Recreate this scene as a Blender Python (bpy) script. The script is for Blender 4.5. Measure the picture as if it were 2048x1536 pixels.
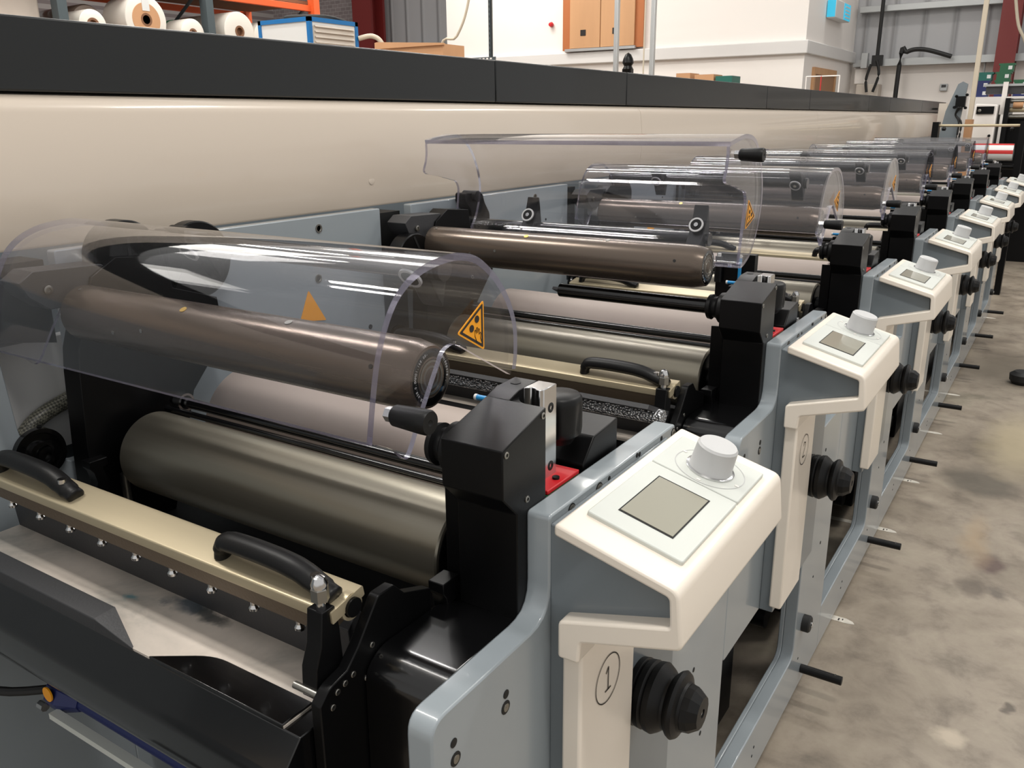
import bpy, bmesh, math, random
from mathutils import Matrix, Vector
random.seed(4)
S = bpy.context.scene
for o in list(bpy.data.objects): bpy.data.objects.remove(o)
C = S.collection
EYE = 1.326                                     # lens height over the floor; all z below are given relative to it

# ------------------------------------------------------------------ camera
cam = bpy.data.objects.new('camera', bpy.data.cameras.new('camera')); C.objects.link(cam)
cam.data.sensor_width = 36; cam.data.lens = 36*1706/2048; cam.data.clip_start = .02
cx = Vector((.83976398, .54289247, -.00801356)); cy = Vector((-.15361536, .25172177, .95553047)); cz = Vector((.52076749, -.80118906, .2947835))
M = Matrix((cx, cy, cz)).transposed().to_4x4(); M.translation = (0, 0, EYE); cam.matrix_world = M
S.camera = cam
# ------------------------------------------------------------------ world, light, exposure
w = bpy.data.worlds.new('hall_air'); S.world = w; w.use_nodes = True
w.node_tree.nodes['Background'].inputs[0].default_value = (1, .985, .96, 1)
w.node_tree.nodes['Background'].inputs[1].default_value = .72
S.view_settings.view_transform = 'Standard'; S.view_settings.look = 'None'; S.view_settings.exposure = 0.0; S.view_settings.gamma = 1
def area(name, loc, sx, sy, power, col=(1, .97, .92), rot=(0, 0, 0)):
    l = bpy.data.lights.new(name, 'AREA'); l.shape = 'RECTANGLE'; l.size = sx; l.size_y = sy; l.energy = power; l.color = col
    o = bpy.data.objects.new(name, l); C.objects.link(o); o.location = loc; o.rotation_euler = rot; return o
for i, (x, y, p) in enumerate([(-2.9, .6, 55), (.6, .2, 50), (-2.9, 3.6, 60), (.9, 3.6, 50), (-2.9, 6.8, 50), (.9, 6.8, 50), (-6.5, 5.0, 50), (-6, 8.4, 35), (-2.6, 10.2, 30)]):
    area('strip_light_glow', (x, y, 4.35), 1.5, .22, p)

# ------------------------------------------------------------------ materials
def lin(c):
    return tuple(((v/255)/12.92 if v/255 <= .04045 else ((v/255+.055)/1.055)**2.4) for v in c)+(1,)
MATS = {}
def mat(name, rgb, rough=.5, metal=0., coat=0., spec=.5, bump=None, vary=None, emit=None, estr=0):
    m = bpy.data.materials.new(name); m.use_nodes = True; nt = m.node_tree; b = nt.nodes['Principled BSDF']
    b.inputs['Base Color'].default_value = lin(rgb); b.inputs['Roughness'].default_value = rough; b.inputs['Metallic'].default_value = metal
    b.inputs['Coat Weight'].default_value = coat; b.inputs['Coat Roughness'].default_value = .06; b.inputs['Specular IOR Level'].default_value = spec
    if emit: b.inputs['Emission Color'].default_value = lin(emit); b.inputs['Emission Strength'].default_value = estr
    if bump or vary:
        tc = nt.nodes.new('ShaderNodeTexCoord'); mp = nt.nodes.new('ShaderNodeMapping'); nt.links.new(tc.outputs['Object'], mp.inputs[0])
    if vary:      # (scale xyz, amount, roughness amount)
        mp.inputs['Scale'].default_value = vary[0]
        n = nt.nodes.new('ShaderNodeTexNoise'); n.inputs['Scale'].default_value = 1; n.inputs['Detail'].default_value = 5; nt.links.new(mp.outputs[0], n.inputs['Vector'])
        mx = nt.nodes.new('ShaderNodeMix'); mx.data_type = 'RGBA'; mx.blend_type = 'MULTIPLY'; mx.inputs[0].default_value = 1
        cr = nt.nodes.new('ShaderNodeMapRange'); cr.inputs['From Min'].default_value = .3; cr.inputs['From Max'].default_value = .7
        cr.inputs['To Min'].default_value = 1-vary[1]; cr.inputs['To Max'].default_value = 1+vary[1]*.4
        nt.links.new(n.outputs['Fac'], cr.inputs['Value'])
        mx.inputs[6].default_value = lin(rgb); nt.links.new(cr.outputs[0], mx.inputs[7]); nt.links.new(mx.outputs[2], b.inputs['Base Color'])
        if len(vary) > 2:
            c2 = nt.nodes.new('ShaderNodeMapRange'); c2.inputs['From Min'].default_value = .3; c2.inputs['From Max'].default_value = .7
            c2.inputs['To Min'].default_value = rough-vary[2]; c2.inputs['To Max'].default_value = rough+vary[2]
            nt.links.new(n.outputs['Fac'], c2.inputs['Value']); nt.links.new(c2.outputs[0], b.inputs['Roughness'])
    if bump:      # (scale, strength)
        nb = nt.nodes.new('ShaderNodeTexNoise'); nb.inputs['Scale'].default_value = bump[0]; nb.inputs['Detail'].default_value = 3
        nt.links.new(tc.outputs['Object'], nb.inputs['Vector'])
        bp = nt.nodes.new('ShaderNodeBump'); bp.inputs['Strength'].default_value = bump[1]; bp.inputs['Distance'].default_value = .001
        nt.links.new(nb.outputs['Fac'], bp.inputs['Height']); nt.links.new(bp.outputs[0], b.inputs['Normal'])
    MATS[name] = m; return m
mat('grey_paint', (148, 156, 161), .3, coat=.6, bump=(60, .05))
mat('grey_paint_dark', (112, 120, 125), .34, coat=.4, bump=(60, .05))
mat('cream_shell', (238, 228, 214), .32, coat=.3)
mat('cream_panel', (214, 200, 184), .26, coat=.5)
mat('charcoal_panel', (24, 26, 27), .34, coat=.1, spec=.35)
mat('black_metal', (9, 9, 10), .34, spec=.2, bump=(220, .04))
mat('black_plastic', (12, 12, 13), .42, spec=.28, bump=(400, .1))
mat('black_gloss', (8, 8, 9), .18, coat=.25)
mat('charcoal_steel', (54, 54, 56), .5, bump=(300, .2))
mat('black_deep', (8, 8, 8), .6)
mat('brushed_steel', (150, 144, 130), .33, metal=.72, vary=((.35, 46, 46), .16, .05))
mat('sleeve_steel', (104, 93, 84), .27, metal=.7, vary=((.3, 50, 50), .08, .03))
mat('taupe_roller', (158, 145, 137), .55, metal=.15, vary=((1, 3, 3), .06))
mat('chrome', (205, 205, 205), .16, metal=1)
mat('steel', (150, 148, 142), .34, metal=1)
mat('champagne', (200, 186, 156), .36, metal=.55, vary=((2, 30, 30), .05))
mat('panel_grey', (202, 205, 199), .38)
mat('knob_grey', (190, 190, 190), .42, bump=(500, .1))
mat('knob_top', (178, 178, 180), .5)
mat('lcd', (140, 137, 124), .22, coat=.8, emit=(190, 185, 140), estr=.10)
mat('ink_black', (28, 24, 22), .5)
mat('sign_yellow', (246, 164, 20), .4)
mat('red', (196, 26, 34), .4)
mat('green', (30, 92, 60), .5)
mat('blue', (36, 140, 200), .35)
mat('navy', (28, 38, 92), .4)
mat('brass', (205, 170, 90), .3, metal=.9)
mat('white_paint', (236, 230, 224), .6)
mat('grey_band', (214, 211, 208), .6)
mat('timber', (196, 150, 108), .5, vary=((6, 6, .8), .1))
mat('timber_dark', (176, 104, 56), .5, vary=((6, 6, .8), .1))
mat('red_steel', (112, 32, 30), .5)
mat('orange_steel', (226, 96, 44), .45)
mat('rack_steel', (78, 88, 92), .5, metal=.3)
mat('film_white', (226, 220, 210), .4, coat=.3, vary=((3, 3, 3), .06))
mat('film_brown', (140, 124, 112), .35, coat=.4, vary=((3, 8, 8), .2))
mat('card', (196, 148, 108), .75, vary=((4, 4, 4), .08))
mat('card_dark', (120, 82, 56), .75)
mat('pale_box', (202, 192, 180), .7, vary=((3, 3, 3), .12))
mat('blue_frame', (24, 108, 170), .4)
mat('white_sheet', (216, 216, 214), .4)
mat('hose', (196, 184, 164), .5)
mat('galv', (176, 178, 178), .4, metal=.5)
mat('cyan_glow', (40, 150, 180), .4, emit=(60, 190, 225), estr=.6)
mat('cyan_dark', (10, 110, 150), .4, emit=(10, 120, 170), estr=.9)
mat('lamp_white', (255, 250, 240), .4, emit=(255, 248, 236), estr=9)
mat('rubber', (20, 20, 20), .6)
mat('sky_white', (255, 255, 255), .4, emit=(255, 252, 246), estr=6)
mat('teal_bin', (24, 96, 84), .5)
mat('tape_white', (226, 220, 208), .7, vary=((40, 40, 40), .25))
mat('red_film', (190, 46, 44), .4)
mat('door_brown', (150, 110, 76), .5)
mat('pink_steel', (104, 90, 74), .5, metal=.4, bump=(300, .4))

def special():
    # clear acrylic sheet
    m = bpy.data.materials.new('clear_acrylic'); m.use_nodes = True; nt = m.node_tree; nt.nodes.clear()
    out = nt.nodes.new('ShaderNodeOutputMaterial'); mx = nt.nodes.new('ShaderNodeMixShader'); t = nt.nodes.new('ShaderNodeBsdfTransparent'); g = nt.nodes.new('ShaderNodeBsdfGlossy')
    t.inputs[0].default_value = (.93, .93, .945, 1); g.inputs['Roughness'].default_value = .04; g.inputs[0].default_value = (1, 1, 1, 1)
    lw = nt.nodes.new('ShaderNodeLayerWeight'); lw.inputs[0].default_value = .5
    pw = nt.nodes.new('ShaderNodeMath'); pw.operation = 'POWER'; pw.inputs[1].default_value = 5
    mu = nt.nodes.new('ShaderNodeMath'); mu.operation = 'MULTIPLY_ADD'; mu.inputs[1].default_value = .94; mu.inputs[2].default_value = .03
    nt.links.new(lw.outputs['Facing'], pw.inputs[0]); nt.links.new(pw.outputs[0], mu.inputs[0]); nt.links.new(mu.outputs[0], mx.inputs[0])
    nt.links.new(t.outputs[0], mx.inputs[1]); nt.links.new(g.outputs[0], mx.inputs[2]); nt.links.new(mx.outputs[0], out.inputs[0])
    MATS['clear'] = m
    m = bpy.data.materials.new('acrylic_edge'); m.use_nodes = True; nt = m.node_tree; b = nt.nodes['Principled BSDF']
    b.inputs['Base Color'].default_value = lin((138, 134, 160)); b.inputs['Roughness'].default_value = .05; b.inputs['Transmission Weight'].default_value = .6; b.inputs['Coat Weight'].default_value = 1; b.inputs['Alpha'].default_value = .8
    MATS['edge'] = m
    # floor concrete
    m = bpy.data.materials.new('stained_concrete'); m.use_nodes = True; nt = m.node_tree; b = nt.nodes['Principled BSDF']; L = nt.links
    tc = nt.nodes.new('ShaderNodeTexCoord')
    def noise(sc, det, rough=.55, dist=0):
        n = nt.nodes.new('ShaderNodeTexNoise'); n.inputs['Scale'].default_value = sc; n.inputs['Detail'].default_value = det; n.inputs['Roughness'].default_value = rough; n.inputs['Distortion'].default_value = dist
        L.new(tc.outputs['Object'], n.inputs['Vector']); return n
    def ramp(inp, pts):
        r = nt.nodes.new('ShaderNodeValToRGB'); e = r.color_ramp.elements
        while len(e) < len(pts): e.new(.5)
        for i, (p, c) in enumerate(pts): e[i].position = p; e[i].color = lin(c) if len(c) == 3 else c
        L.new(inp, r.inputs[0]); return r.outputs[0]
    n1 = noise(1.5, 8, .6, .6); n2 = noise(9, 6, .65, .3); n3 = noise(45, 4)
    c1 = ramp(n1.outputs['Fac'], [(.3, (132, 122, 110)), (.46, (158, 147, 133)), (.56, (172, 161, 147)), (.7, (144, 138, 122))])
    c2 = ramp(n2.outputs['Fac'], [(.3, (180, 176, 172)), (.5, (235, 232, 228)), (.7, (255, 255, 250))])
    mx = nt.nodes.new('ShaderNodeMix'); mx.data_type = 'RGBA'; mx.blend_type = 'MULTIPLY'; mx.inputs[0].default_value = .8; L.new(c1, mx.inputs[6]); L.new(c2, mx.inputs[7])
    col = mx.outputs[2]
    wob = nt.nodes.new('ShaderNodeVectorMath'); wob.operation = 'MULTIPLY_ADD'; wob.inputs[1].default_value = (.12, .12, 0)
    nv = noise(7, 4); L.new(nv.outputs['Color'], wob.inputs[0]); L.new(tc.outputs['Object'], wob.inputs[2])
    for (x, y, rx, ry, c, soft) in [(-.063, 2.79, .042, .07, (88, 66, 64), .35), (-.085, 2.60, .03, .05, (104, 94, 84), .4), (-.02, 2.60, .03, .028, (100, 92, 84), .4), (-.14, 3.46, .12, .13, (98, 92, 82), .3),
                                    (-.048, 1.86, .03, .035, (206, 192, 172), .4), (.056, 2.04, .014, .014, (78, 70, 62), .4), (-.03, 4.0, .12, .35, (186, 172, 142), .5), (-.10, 2.95, .03, .14, (172, 150, 122), .9), (-.2, 5.2, .16, .4, (104, 96, 84), .6), (.3, 3.2, .2, .3, (104, 96, 84), .6)]:
        sb = nt.nodes.new('ShaderNodeVectorMath'); sb.operation = 'SUBTRACT'; sb.inputs[1].default_value = (x+.06, y+.06, 0); L.new(wob.outputs[0], sb.inputs[0])
        dv = nt.nodes.new('ShaderNodeVectorMath'); dv.operation = 'DIVIDE'; dv.inputs[1].default_value = (rx, ry, 1e3); L.new(sb.outputs[0], dv.inputs[0])
        ln = nt.nodes.new('ShaderNodeVectorMath'); ln.operation = 'LENGTH'; L.new(dv.outputs[0], ln.inputs[0])
        mr = nt.nodes.new('ShaderNodeMapRange'); mr.inputs['From Min'].default_value = 1-soft; mr.inputs['From Max'].default_value = 1+soft; mr.inputs['To Min'].default_value = .75; mr.inputs['To Max'].default_value = 0
        L.new(ln.outputs[1], mr.inputs[0]); m2 = nt.nodes.new('ShaderNodeMix'); m2.data_type = 'RGBA'; L.new(mr.outputs[0], m2.inputs[0]); L.new(col, m2.inputs[6]); m2.inputs[7].default_value = lin(c); col = m2.outputs[2]
    L.new(col, b.inputs['Base Color'])
    rr = nt.nodes.new('ShaderNodeMapRange'); rr.inputs['To Min'].default_value = .32; rr.inputs['To Max'].default_value = .62; L.new(n1.outputs['Fac'], rr.inputs[0]); L.new(rr.outputs[0], b.inputs['Roughness'])
    bp = nt.nodes.new('ShaderNodeBump'); bp.inputs['Strength'].default_value = .15; bp.inputs['Distance'].default_value = .003; L.new(n3.outputs['Fac'], bp.inputs['Height']); L.new(bp.outputs[0], b.inputs['Normal'])
    MATS['concrete'] = m
    # stained tray sheet
    m = bpy.data.materials.new('tray_sheet'); m.use_nodes = True; nt = m.node_tree; b = nt.nodes['Principled BSDF']; L = nt.links; tc = nt.nodes.new('ShaderNodeTexCoord')
    n1 = noise(9, 6, .6, .5)
    def rmp(inp, pts): return ramp(inp, pts)
    c = ramp(n1.outputs['Fac'], [(.32, (158, 155, 148)), (.5, (206, 196, 185)), (.68, (222, 210, 198))])
    b.inputs['Metallic'].default_value = .15; b.inputs['Roughness'].default_value = .42
    n2 = noise(22, 4, .6, .4); sb = nt.nodes.new('ShaderNodeVectorMath'); sb.operation = 'MULTIPLY_ADD'; sb.inputs[1].default_value = (.08, .05, 0); L.new(n2.outputs['Color'], sb.inputs[0]); L.new(tc.outputs['Object'], sb.inputs[2])
    col = c
    for (x, y, rx, ry, cc) in [(-.765, .508, .032, .010, (30, 66, 88)), (-.728, .507, .03, .009, (60, 66, 68)), (-.85, .487, .012, .005, (90, 140, 150))]:
        s2 = nt.nodes.new('ShaderNodeVectorMath'); s2.operation = 'SUBTRACT'; s2.inputs[1].default_value = (x+.04, y+.025, 0); L.new(sb.outputs[0], s2.inputs[0])
        dv = nt.nodes.new('ShaderNodeVectorMath'); dv.operation = 'DIVIDE'; dv.inputs[1].default_value = (rx, ry, 1e3); L.new(s2.outputs[0], dv.inputs[0])
        ln = nt.nodes.new('ShaderNodeVectorMath'); ln.operation = 'LENGTH'; L.new(dv.outputs[0], ln.inputs[0])
        mr = nt.nodes.new('ShaderNodeMapRange'); mr.inputs['From Min'].default_value = .5; mr.inputs['From Max'].default_value = 1.4; mr.inputs['To Min'].default_value = .8; mr.inputs['To Max'].default_value = 0
        L.new(ln.outputs[1], mr.inputs[0]); m2 = nt.nodes.new('ShaderNodeMix'); m2.data_type = 'RGBA'; L.new(mr.outputs[0], m2.inputs[0]); L.new(col, m2.inputs[6]); m2.inputs[7].default_value = lin(cc); col = m2.outputs[2]
    L.new(col, b.inputs['Base Color']); MATS['tray_sheet'] = m
    # corrugated cladding, block wall, bubbled foil, braided hose
    def wave(name, rgb, axis, scale, depth, rough=.5, contrast=.12):
        m = bpy.data.materials.new(name); m.use_nodes = True; nt = m.node_tree; b = nt.nodes['Principled BSDF']; L = nt.links; tc = nt.nodes.new('ShaderNodeTexCoord')
        wv = nt.nodes.new('ShaderNodeTexWave'); wv.bands_direction = axis; wv.wave_profile = 'SAW' if False else 'SIN'; wv.inputs['Scale'].default_value = scale; L.new(tc.outputs['Object'], wv.inputs['Vector'])
        pw = nt.nodes.new('ShaderNodeMath'); pw.operation = 'POWER'; pw.inputs[1].default_value = 14; L.new(wv.outputs['Fac'], pw.inputs[0])
        mx = nt.nodes.new('ShaderNodeMix'); mx.data_type = 'RGBA'; mx.inputs[6].default_value = lin(rgb); mx.inputs[7].default_value = lin(tuple(v*(1-contrast) for v in rgb)); L.new(pw.outputs[0], mx.inputs[0]); L.new(mx.outputs[2], b.inputs['Base Color'])
        bp = nt.nodes.new('ShaderNodeBump'); bp.inputs['Distance'].default_value = depth; L.new(pw.outputs[0], bp.inputs['Height']); L.new(bp.outputs[0], b.inputs['Normal']); b.inputs['Roughness'].default_value = rough
        MATS[name] = m
    wave('cladding', (170, 170, 172), 'X', .95, .02)
    m = bpy.data.materials.new('block_wall'); m.use_nodes = True; nt = m.node_tree; b = nt.nodes['Principled BSDF']; L = nt.links; tc = nt.nodes.new('ShaderNodeTexCoord')
    mp = nt.nodes.new('ShaderNodeMapping'); mp.inputs['Rotation'].default_value = (math.pi/2, 0, 0); L.new(tc.outputs['Object'], mp.inputs[0])
    br = nt.nodes.new('ShaderNodeTexBrick'); br.inputs['Scale'].default_value = 4.2; br.inputs['Color1'].default_value = lin((134, 124, 124)); br.inputs['Color2'].default_value = lin((122, 112, 112)); br.inputs['Mortar'].default_value = lin((160, 154, 152)); br.inputs['Mortar Size'].default_value = .015
    L.new(mp.outputs[0], br.inputs['Vector']); L.new(br.outputs['Color'], b.inputs['Base Color']); b.inputs['Roughness'].default_value = .9; MATS['block_wall'] = m
    m = bpy.data.materials.new('bubbled_foil'); m.use_nodes = True; nt = m.node_tree; b = nt.nodes['Principled BSDF']; L = nt.links; tc = nt.nodes.new('ShaderNodeTexCoord')
    b.inputs['Metallic'].default_value = .8; b.inputs['Roughness'].default_value = .15; b.inputs['Base Color'].default_value = lin((215, 216, 218))
    vo = nt.nodes.new('ShaderNodeTexVoronoi'); vo.inputs['Scale'].default_value = 260; L.new(tc.outputs['Object'], vo.inputs['Vector']); bp = nt.nodes.new('ShaderNodeBump'); bp.inputs['Distance'].default_value = .004; L.new(vo.outputs['Distance'], bp.inputs['Height']); L.new(bp.outputs[0], b.inputs['Normal']); MATS['foil'] = m
    m = bpy.data.materials.new('braided_hose'); m.use_nodes = True; nt = m.node_tree; b = nt.nodes['Principled BSDF']; L = nt.links; tc = nt.nodes.new('ShaderNodeTexCoord')
    ck = nt.nodes.new('ShaderNodeTexChecker'); ck.inputs['Scale'].default_value = 300; ck.inputs['Color1'].default_value = lin((70, 70, 62)); ck.inputs['Color2'].default_value = lin((132, 130, 116)); mp = nt.nodes.new('ShaderNodeMapping'); mp.inputs['Rotation'].default_value = (.78, .4, .78)
    L.new(tc.outputs['Object'], mp.inputs[0]); L.new(mp.outputs[0], ck.inputs['Vector']); L.new(ck.outputs[0], b.inputs['Base Color']); b.inputs['Roughness'].default_value = .35; MATS['braid'] = m
special()

# ------------------------------------------------------------------ mesh helpers (z relative to the lens height)
PI = math.pi
def B(): return bmesh.new()
def box(bm, x0, x1, y0, y1, z0, z1):
    vs = [bm.verts.new((x, y, z)) for x in (x0, x1) for y in (y0, y1) for z in (z0, z1)]
    for f in ((0, 1, 3, 2), (4, 6, 7, 5), (0, 4, 5, 1), (2, 3, 7, 6), (0, 2, 6, 4), (1, 5, 7, 3)): bm.faces.new([vs[i] for i in f])
    return bm
def put(axis, a, u, v):
    return (a, u, v) if axis == 'x' else ((u, a, v) if axis == 'y' else (u, v, a))
def prism(bm, pts, axis, a0, a1, mi_side=None, mi_cap=None):
    A = [bm.verts.new(put(axis, a0, *p)) for p in pts]; Bv = [bm.verts.new(put(axis, a1, *p)) for p in pts]
    f = bm.faces.new(A); g = bm.faces.new(Bv[::-1])
    if mi_cap is not None: f.material_index = g.material_index = mi_cap
    n = len(pts)
    for i in range(n):
        h = bm.faces.new((A[i], Bv[i], Bv[(i+1) % n], A[(i+1) % n]))
        if mi_side is not None: h.material_index = mi_side
    return bm
def lathe(bm, axis, c1, c2, prof, seg=40):
    rings = []
    for a, r in prof:
        if r <= 1e-6: rings.append([bm.verts.new(put(axis, a, c1, c2))])
        else: rings.append([bm.verts.new(put(axis, a, c1+r*math.cos(t*2*PI/seg), c2+r*math.sin(t*2*PI/seg))) for t in range(seg)])
    for p, q in zip(rings, rings[1:]):
        if len(p) == 1 and len(q) == 1: continue
        for i in range(seg):
            j = (i+1) % seg
            if len(p) == 1: bm.faces.new((p[0], q[i], q[j]))
            elif len(q) == 1: bm.faces.new((p[i], q[0], p[j]))
            else: bm.faces.new((p[i], q[i], q[j], p[j]))
    for k in (0, -1):
        if len(rings[k]) > 1: bm.faces.new(rings[k] if k else rings[k][::-1])
    return bm
def cyl(bm, axis, c1, c2, r, a0, a1, seg=32): return lathe(bm, axis, c1, c2, [(a0, r), (a1, r)], seg)
def tube(bm, pts, r, seg=12, sq=1.):
    P = [Vector(p) for p in pts]; rings = []; up = Vector((0, 0, 1))
    for i, p in enumerate(P):
        d = (P[min(i+1, len(P)-1)]-P[max(i-1, 0)]).normalized()
        u = d.cross(up); u = d.cross(Vector((1, 0, 0))) if u.length < .05 else u
        u.normalize(); v = u.cross(d); rr = r[i] if isinstance(r, (list, tuple)) else r
        rings.append([bm.verts.new(p+u*rr*math.cos(t*2*PI/seg)+v*rr*sq*math.sin(t*2*PI/seg)) for t in range(seg)])
    for a, b in zip(rings, rings[1:]):
        for i in range(seg): bm.faces.new((a[i], b[i], b[(i+1) % seg], a[(i+1) % seg]))
    bm.faces.new(rings[0][::-1]); bm.faces.new(rings[-1]); return bm
def spl(pts, k=6):
    out = []; n = len(pts); V = [Vector(p) for p in pts]
    for i in range(n-1):
        p0 = V[max(i-1, 0)]; p1 = V[i]; p2 = V[i+1]; p3 = V[min(i+2, n-1)]
        for j in range(k):
            t = j/k; out.append(tuple(.5*((2*p1)+(p2-p0)*t+(2*p0-5*p1+4*p2-p3)*t*t+(3*p1-p0-3*p2+p3)*t**3)))
    out.append(tuple(V[-1])); return out
def rnd(pts, r, k=5, only=None):
    out = []; n = len(pts)
    for i in range(n):
        p = Vector(pts[i]); a = Vector(pts[i-1])-p; b = Vector(pts[(i+1) % n])-p
        rr = r if only is None else only.get(i, 0)
        rr = min(rr, a.length*.49, b.length*.49)
        if rr <= 0: out.append(tuple(p)); continue
        s = p+a.normalized()*rr; e = p+b.normalized()*rr
        for j in range(k+1):
            t = j/k; out.append(tuple((1-t)**2*s+2*t*(1-t)*p+t*t*e))
    return out
def text_bm(bm, s, size, fn, depth=.0006):
    cu = bpy.data.curves.new('lettering', 'FONT'); cu.body = s; cu.size = size; cu.align_x = 'CENTER'; cu.align_y = 'CENTER'; cu.extrude = depth; cu.resolution_u = 3
    o = bpy.data.objects.new('lettering', cu); C.objects.link(o); bpy.context.view_layer.update()
    me = o.evaluated_get(bpy.context.evaluated_depsgraph_get()).to_mesh()
    vs = [bm.verts.new(fn(*v.co)) for v in me.vertices]
    for p in me.polygons:
        try: bm.faces.new([vs[i] for i in p.vertices])
        except ValueError: pass
    bpy.data.objects.remove(o); return bm
def wpos(o):
    v = Vector(o.location)
    while o.parent: o = o.parent; v = v+Vector(o.location)
    return v
def obj(name, bm, m, parent=None, origin=None, bevel=0, seg=2, ang=32, raw=False, label=None):
    me = bpy.data.meshes.new(name)
    for v in bm.verts: v.co.z += EYE
    pw = wpos(parent) if parent else Vector((0, 0, 0))
    og = Vector(origin)+Vector((0, 0, EYE)) if origin is not None else pw.copy()
    bmesh.ops.translate(bm, verts=bm.verts, vec=-og)
    if not raw: bmesh.ops.recalc_face_normals(bm, faces=bm.faces)
    bm.to_mesh(me); bm.free()
    for k in (m if isinstance(m, (list, tuple)) else [m]): me.materials.append(MATS[k])
    me.polygons.foreach_set('use_smooth', [True]*len(me.polygons)); me.set_sharp_from_angle(angle=math.radians(ang))
    o = bpy.data.objects.new(name, me); C.objects.link(o)
    if parent: o.parent = parent
    o.location = og-pw
    if bevel:
        b = o.modifiers.new('edge', 'BEVEL'); b.width = bevel; b.segments = seg; b.limit_method = 'ANGLE'; b.angle_limit = math.radians(35); b.harden_normals = False
    if label: o['label'] = label
    return o
def empty(name, loc, label, cat, group=None):
    o = bpy.data.objects.new(name, None); o.empty_display_size = .05; C.objects.link(o); o.location = loc; tag(o, label, cat, group); return o
def tag(o, label, cat, group=None):
    o['label'] = label; o['category'] = cat
    if group: o['group'] = group
    return o
def thing(name, bm, m, label, cat, group=None, origin=None, **k):
    if origin is None:
        xs = [v.co.x for v in bm.verts]; ys = [v.co.y for v in bm.verts]; zs = [v.co.z for v in bm.verts]
        origin = ((min(xs)+max(xs))/2, (min(ys)+max(ys))/2, min(zs))
    return tag(obj(name, bm, m, None, origin, **k), label, cat, group)
def struct(name, bm, m, **k):
    o = obj(name, bm, m, **k); o['kind'] = 'structure'; return o

# ------------------------------------------------------------------ hall
FL = -EYE
struct('floor', box(B(), -13, 6, -4, 13, FL-.1, FL), 'concrete', origin=(0, 0, FL))
YW = 11.9
struct('wall_far', box(B(), -9.6, 4, YW, YW+.2, .64, 4.2), 'cladding')
struct('wall_far_lower', box(B(), -9.6, 4, YW-.02, YW+.2, FL, .64), 'white_paint')
struct('wall_far_left', box(B(), -13, -10.4, YW-.1, YW+.2, FL, 4.2), 'block_wall')
struct('wall_far_middle', box(B(), -10.4, -9.6, YW, YW+.2, FL, 4.2), 'cladding')
struct('wall_office_front', box(B(), -7.25, -2.6, 9.66, 9.86, FL, 4.2), 'white_paint')
struct('wall_office_side', box(B(), -2.8, -2.6, 9.86, YW-.02, FL, 4.2), 'white_paint')
struct('wall_left', box(B(), -13, -12.8, -4, YW, FL, 4.2), 'block_wall')
bm = B(); box(bm, -7.28, -2.56, 9.60, 9.66, .645, .778); box(bm, -2.6, -2.56, 9.66, YW-.05, .645, .778)
struct('trim_1', bm, 'grey_band', bevel=.01)
bm = B(); box(bm, -2.6, -2.57, 10.0, 10.06, FL, .53); box(bm, -2.6, -2.57, 10.94, 11.0, FL, .53); box(bm, -2.6, -2.57, 10.06, 10.94, .46, .53)
struct('trim_2', bm, 'timber')
struct('door_1', box(B(), -2.595, -2.58, 10.06, 10.94, FL, .46), 'door_brown')
# purlins and cable tray on the far wall
for z0, nm in ((1.22, 'purlin'), (2.4, 'purlin')):
    thing('wall_purlin', box(B(), -2.55, 3, YW-.14, YW-.005, z0, z0+.07), 'galv', 'grey steel purlin crossing the far cladding wall'+(' just above the cable pipes' if z0 < 2 else ' near the roof'), 'purlin', bevel=.004)
bm = B(); box(bm, -2.75+.2, 3, YW-.2, YW-.03, .60, .64); box(bm, -2.5, 3, YW-.2, YW-.17, .64, .68)
thing('cable_tray', bm, 'galv', 'pale grey cable tray running along the far wall', 'cable tray')
# ceiling lamps
lamps = [(-2.9, .6), (.6, .2), (-2.9, 3.6), (.9, 3.6), (-2.9, 6.8), (.9, 6.8), (-6.5, 5.0), (-6, 8.4), (-2.6, 10.2)]

# ------------------------------------------------------------------ long rear cover of the press
cov = empty('machine_cover', (-1.35, 4.9, 0), 'long cream and charcoal rear cover running behind all printing units', 'machine cover')
obj('base_cabinet', box(B(), -1.62, -1.262, -.6, 10.35, FL, -.165), 'grey_paint_dark', cov)
ys = [-.6, 2.74, 5.05, 7.36, 10.4]
for a, b in zip(ys, ys[1:]):
    bm = B(); prism(bm, rnd([(-1.30, -.17), (-1.262, -.178), (-1.250, -.068), (-1.262, .036), (-1.32, .046), (-1.6, .046), (-1.6, -.17)], 0, only={1: .01, 3: .02, 4: .01}), 'y', a+.0008, b-.0008)  # mid-height fold shaped in to imitate a soft shadow band along the panel
    obj('cream_panel', bm, 'cream_panel', cov, ang=50)
ys = [-.6, 1.92, 2.69, 4.21, 4.98, 6.52, 7.29, 8.83, 10.4]
for a, b in zip(ys, ys[1:]):
    obj('charcoal_panel', box(B(), -1.60, -1.29, a+.0015, b-.0015, .046, .148), 'charcoal_panel', cov, bevel=.003)
obj('cover_plug', lathe(B(), 'x', 1.393, -.118, [(-1.2565, .0085), (-1.2553, .0085), (-1.2551, .0078)], 20), 'cream_panel', cov)
bm = B(); box(bm, -1.28, -1.25, 9.55, 10.38, .07, .085); obj('end_grip', bm, 'black_gloss', cov)

# ------------------------------------------------------------------ one printing unit
P = .77
unit = empty('printing_unit', (-.78, .84, 0), 'nearest printing unit, white post numbered 1, with closed clear hood', 'printing machine', 'printing units of the press')
U = unit
def part(name, bm, m, parent=None, **k): return obj(name, bm, m, parent or U, **k)
def bolt(parent, x, y, z, r=.006, m='steel', name='bolt', d=.004, socket=True):
    b = B(); lathe(b, 'x', y, z, [(x-.001, r), (x+d, r), (x+d+.0005, r*.85), (x+d+.0005, r*.5), (x+d-.002, r*.45), (x+d-.002, 0)], 14); return obj(name, b, m, parent)
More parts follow.
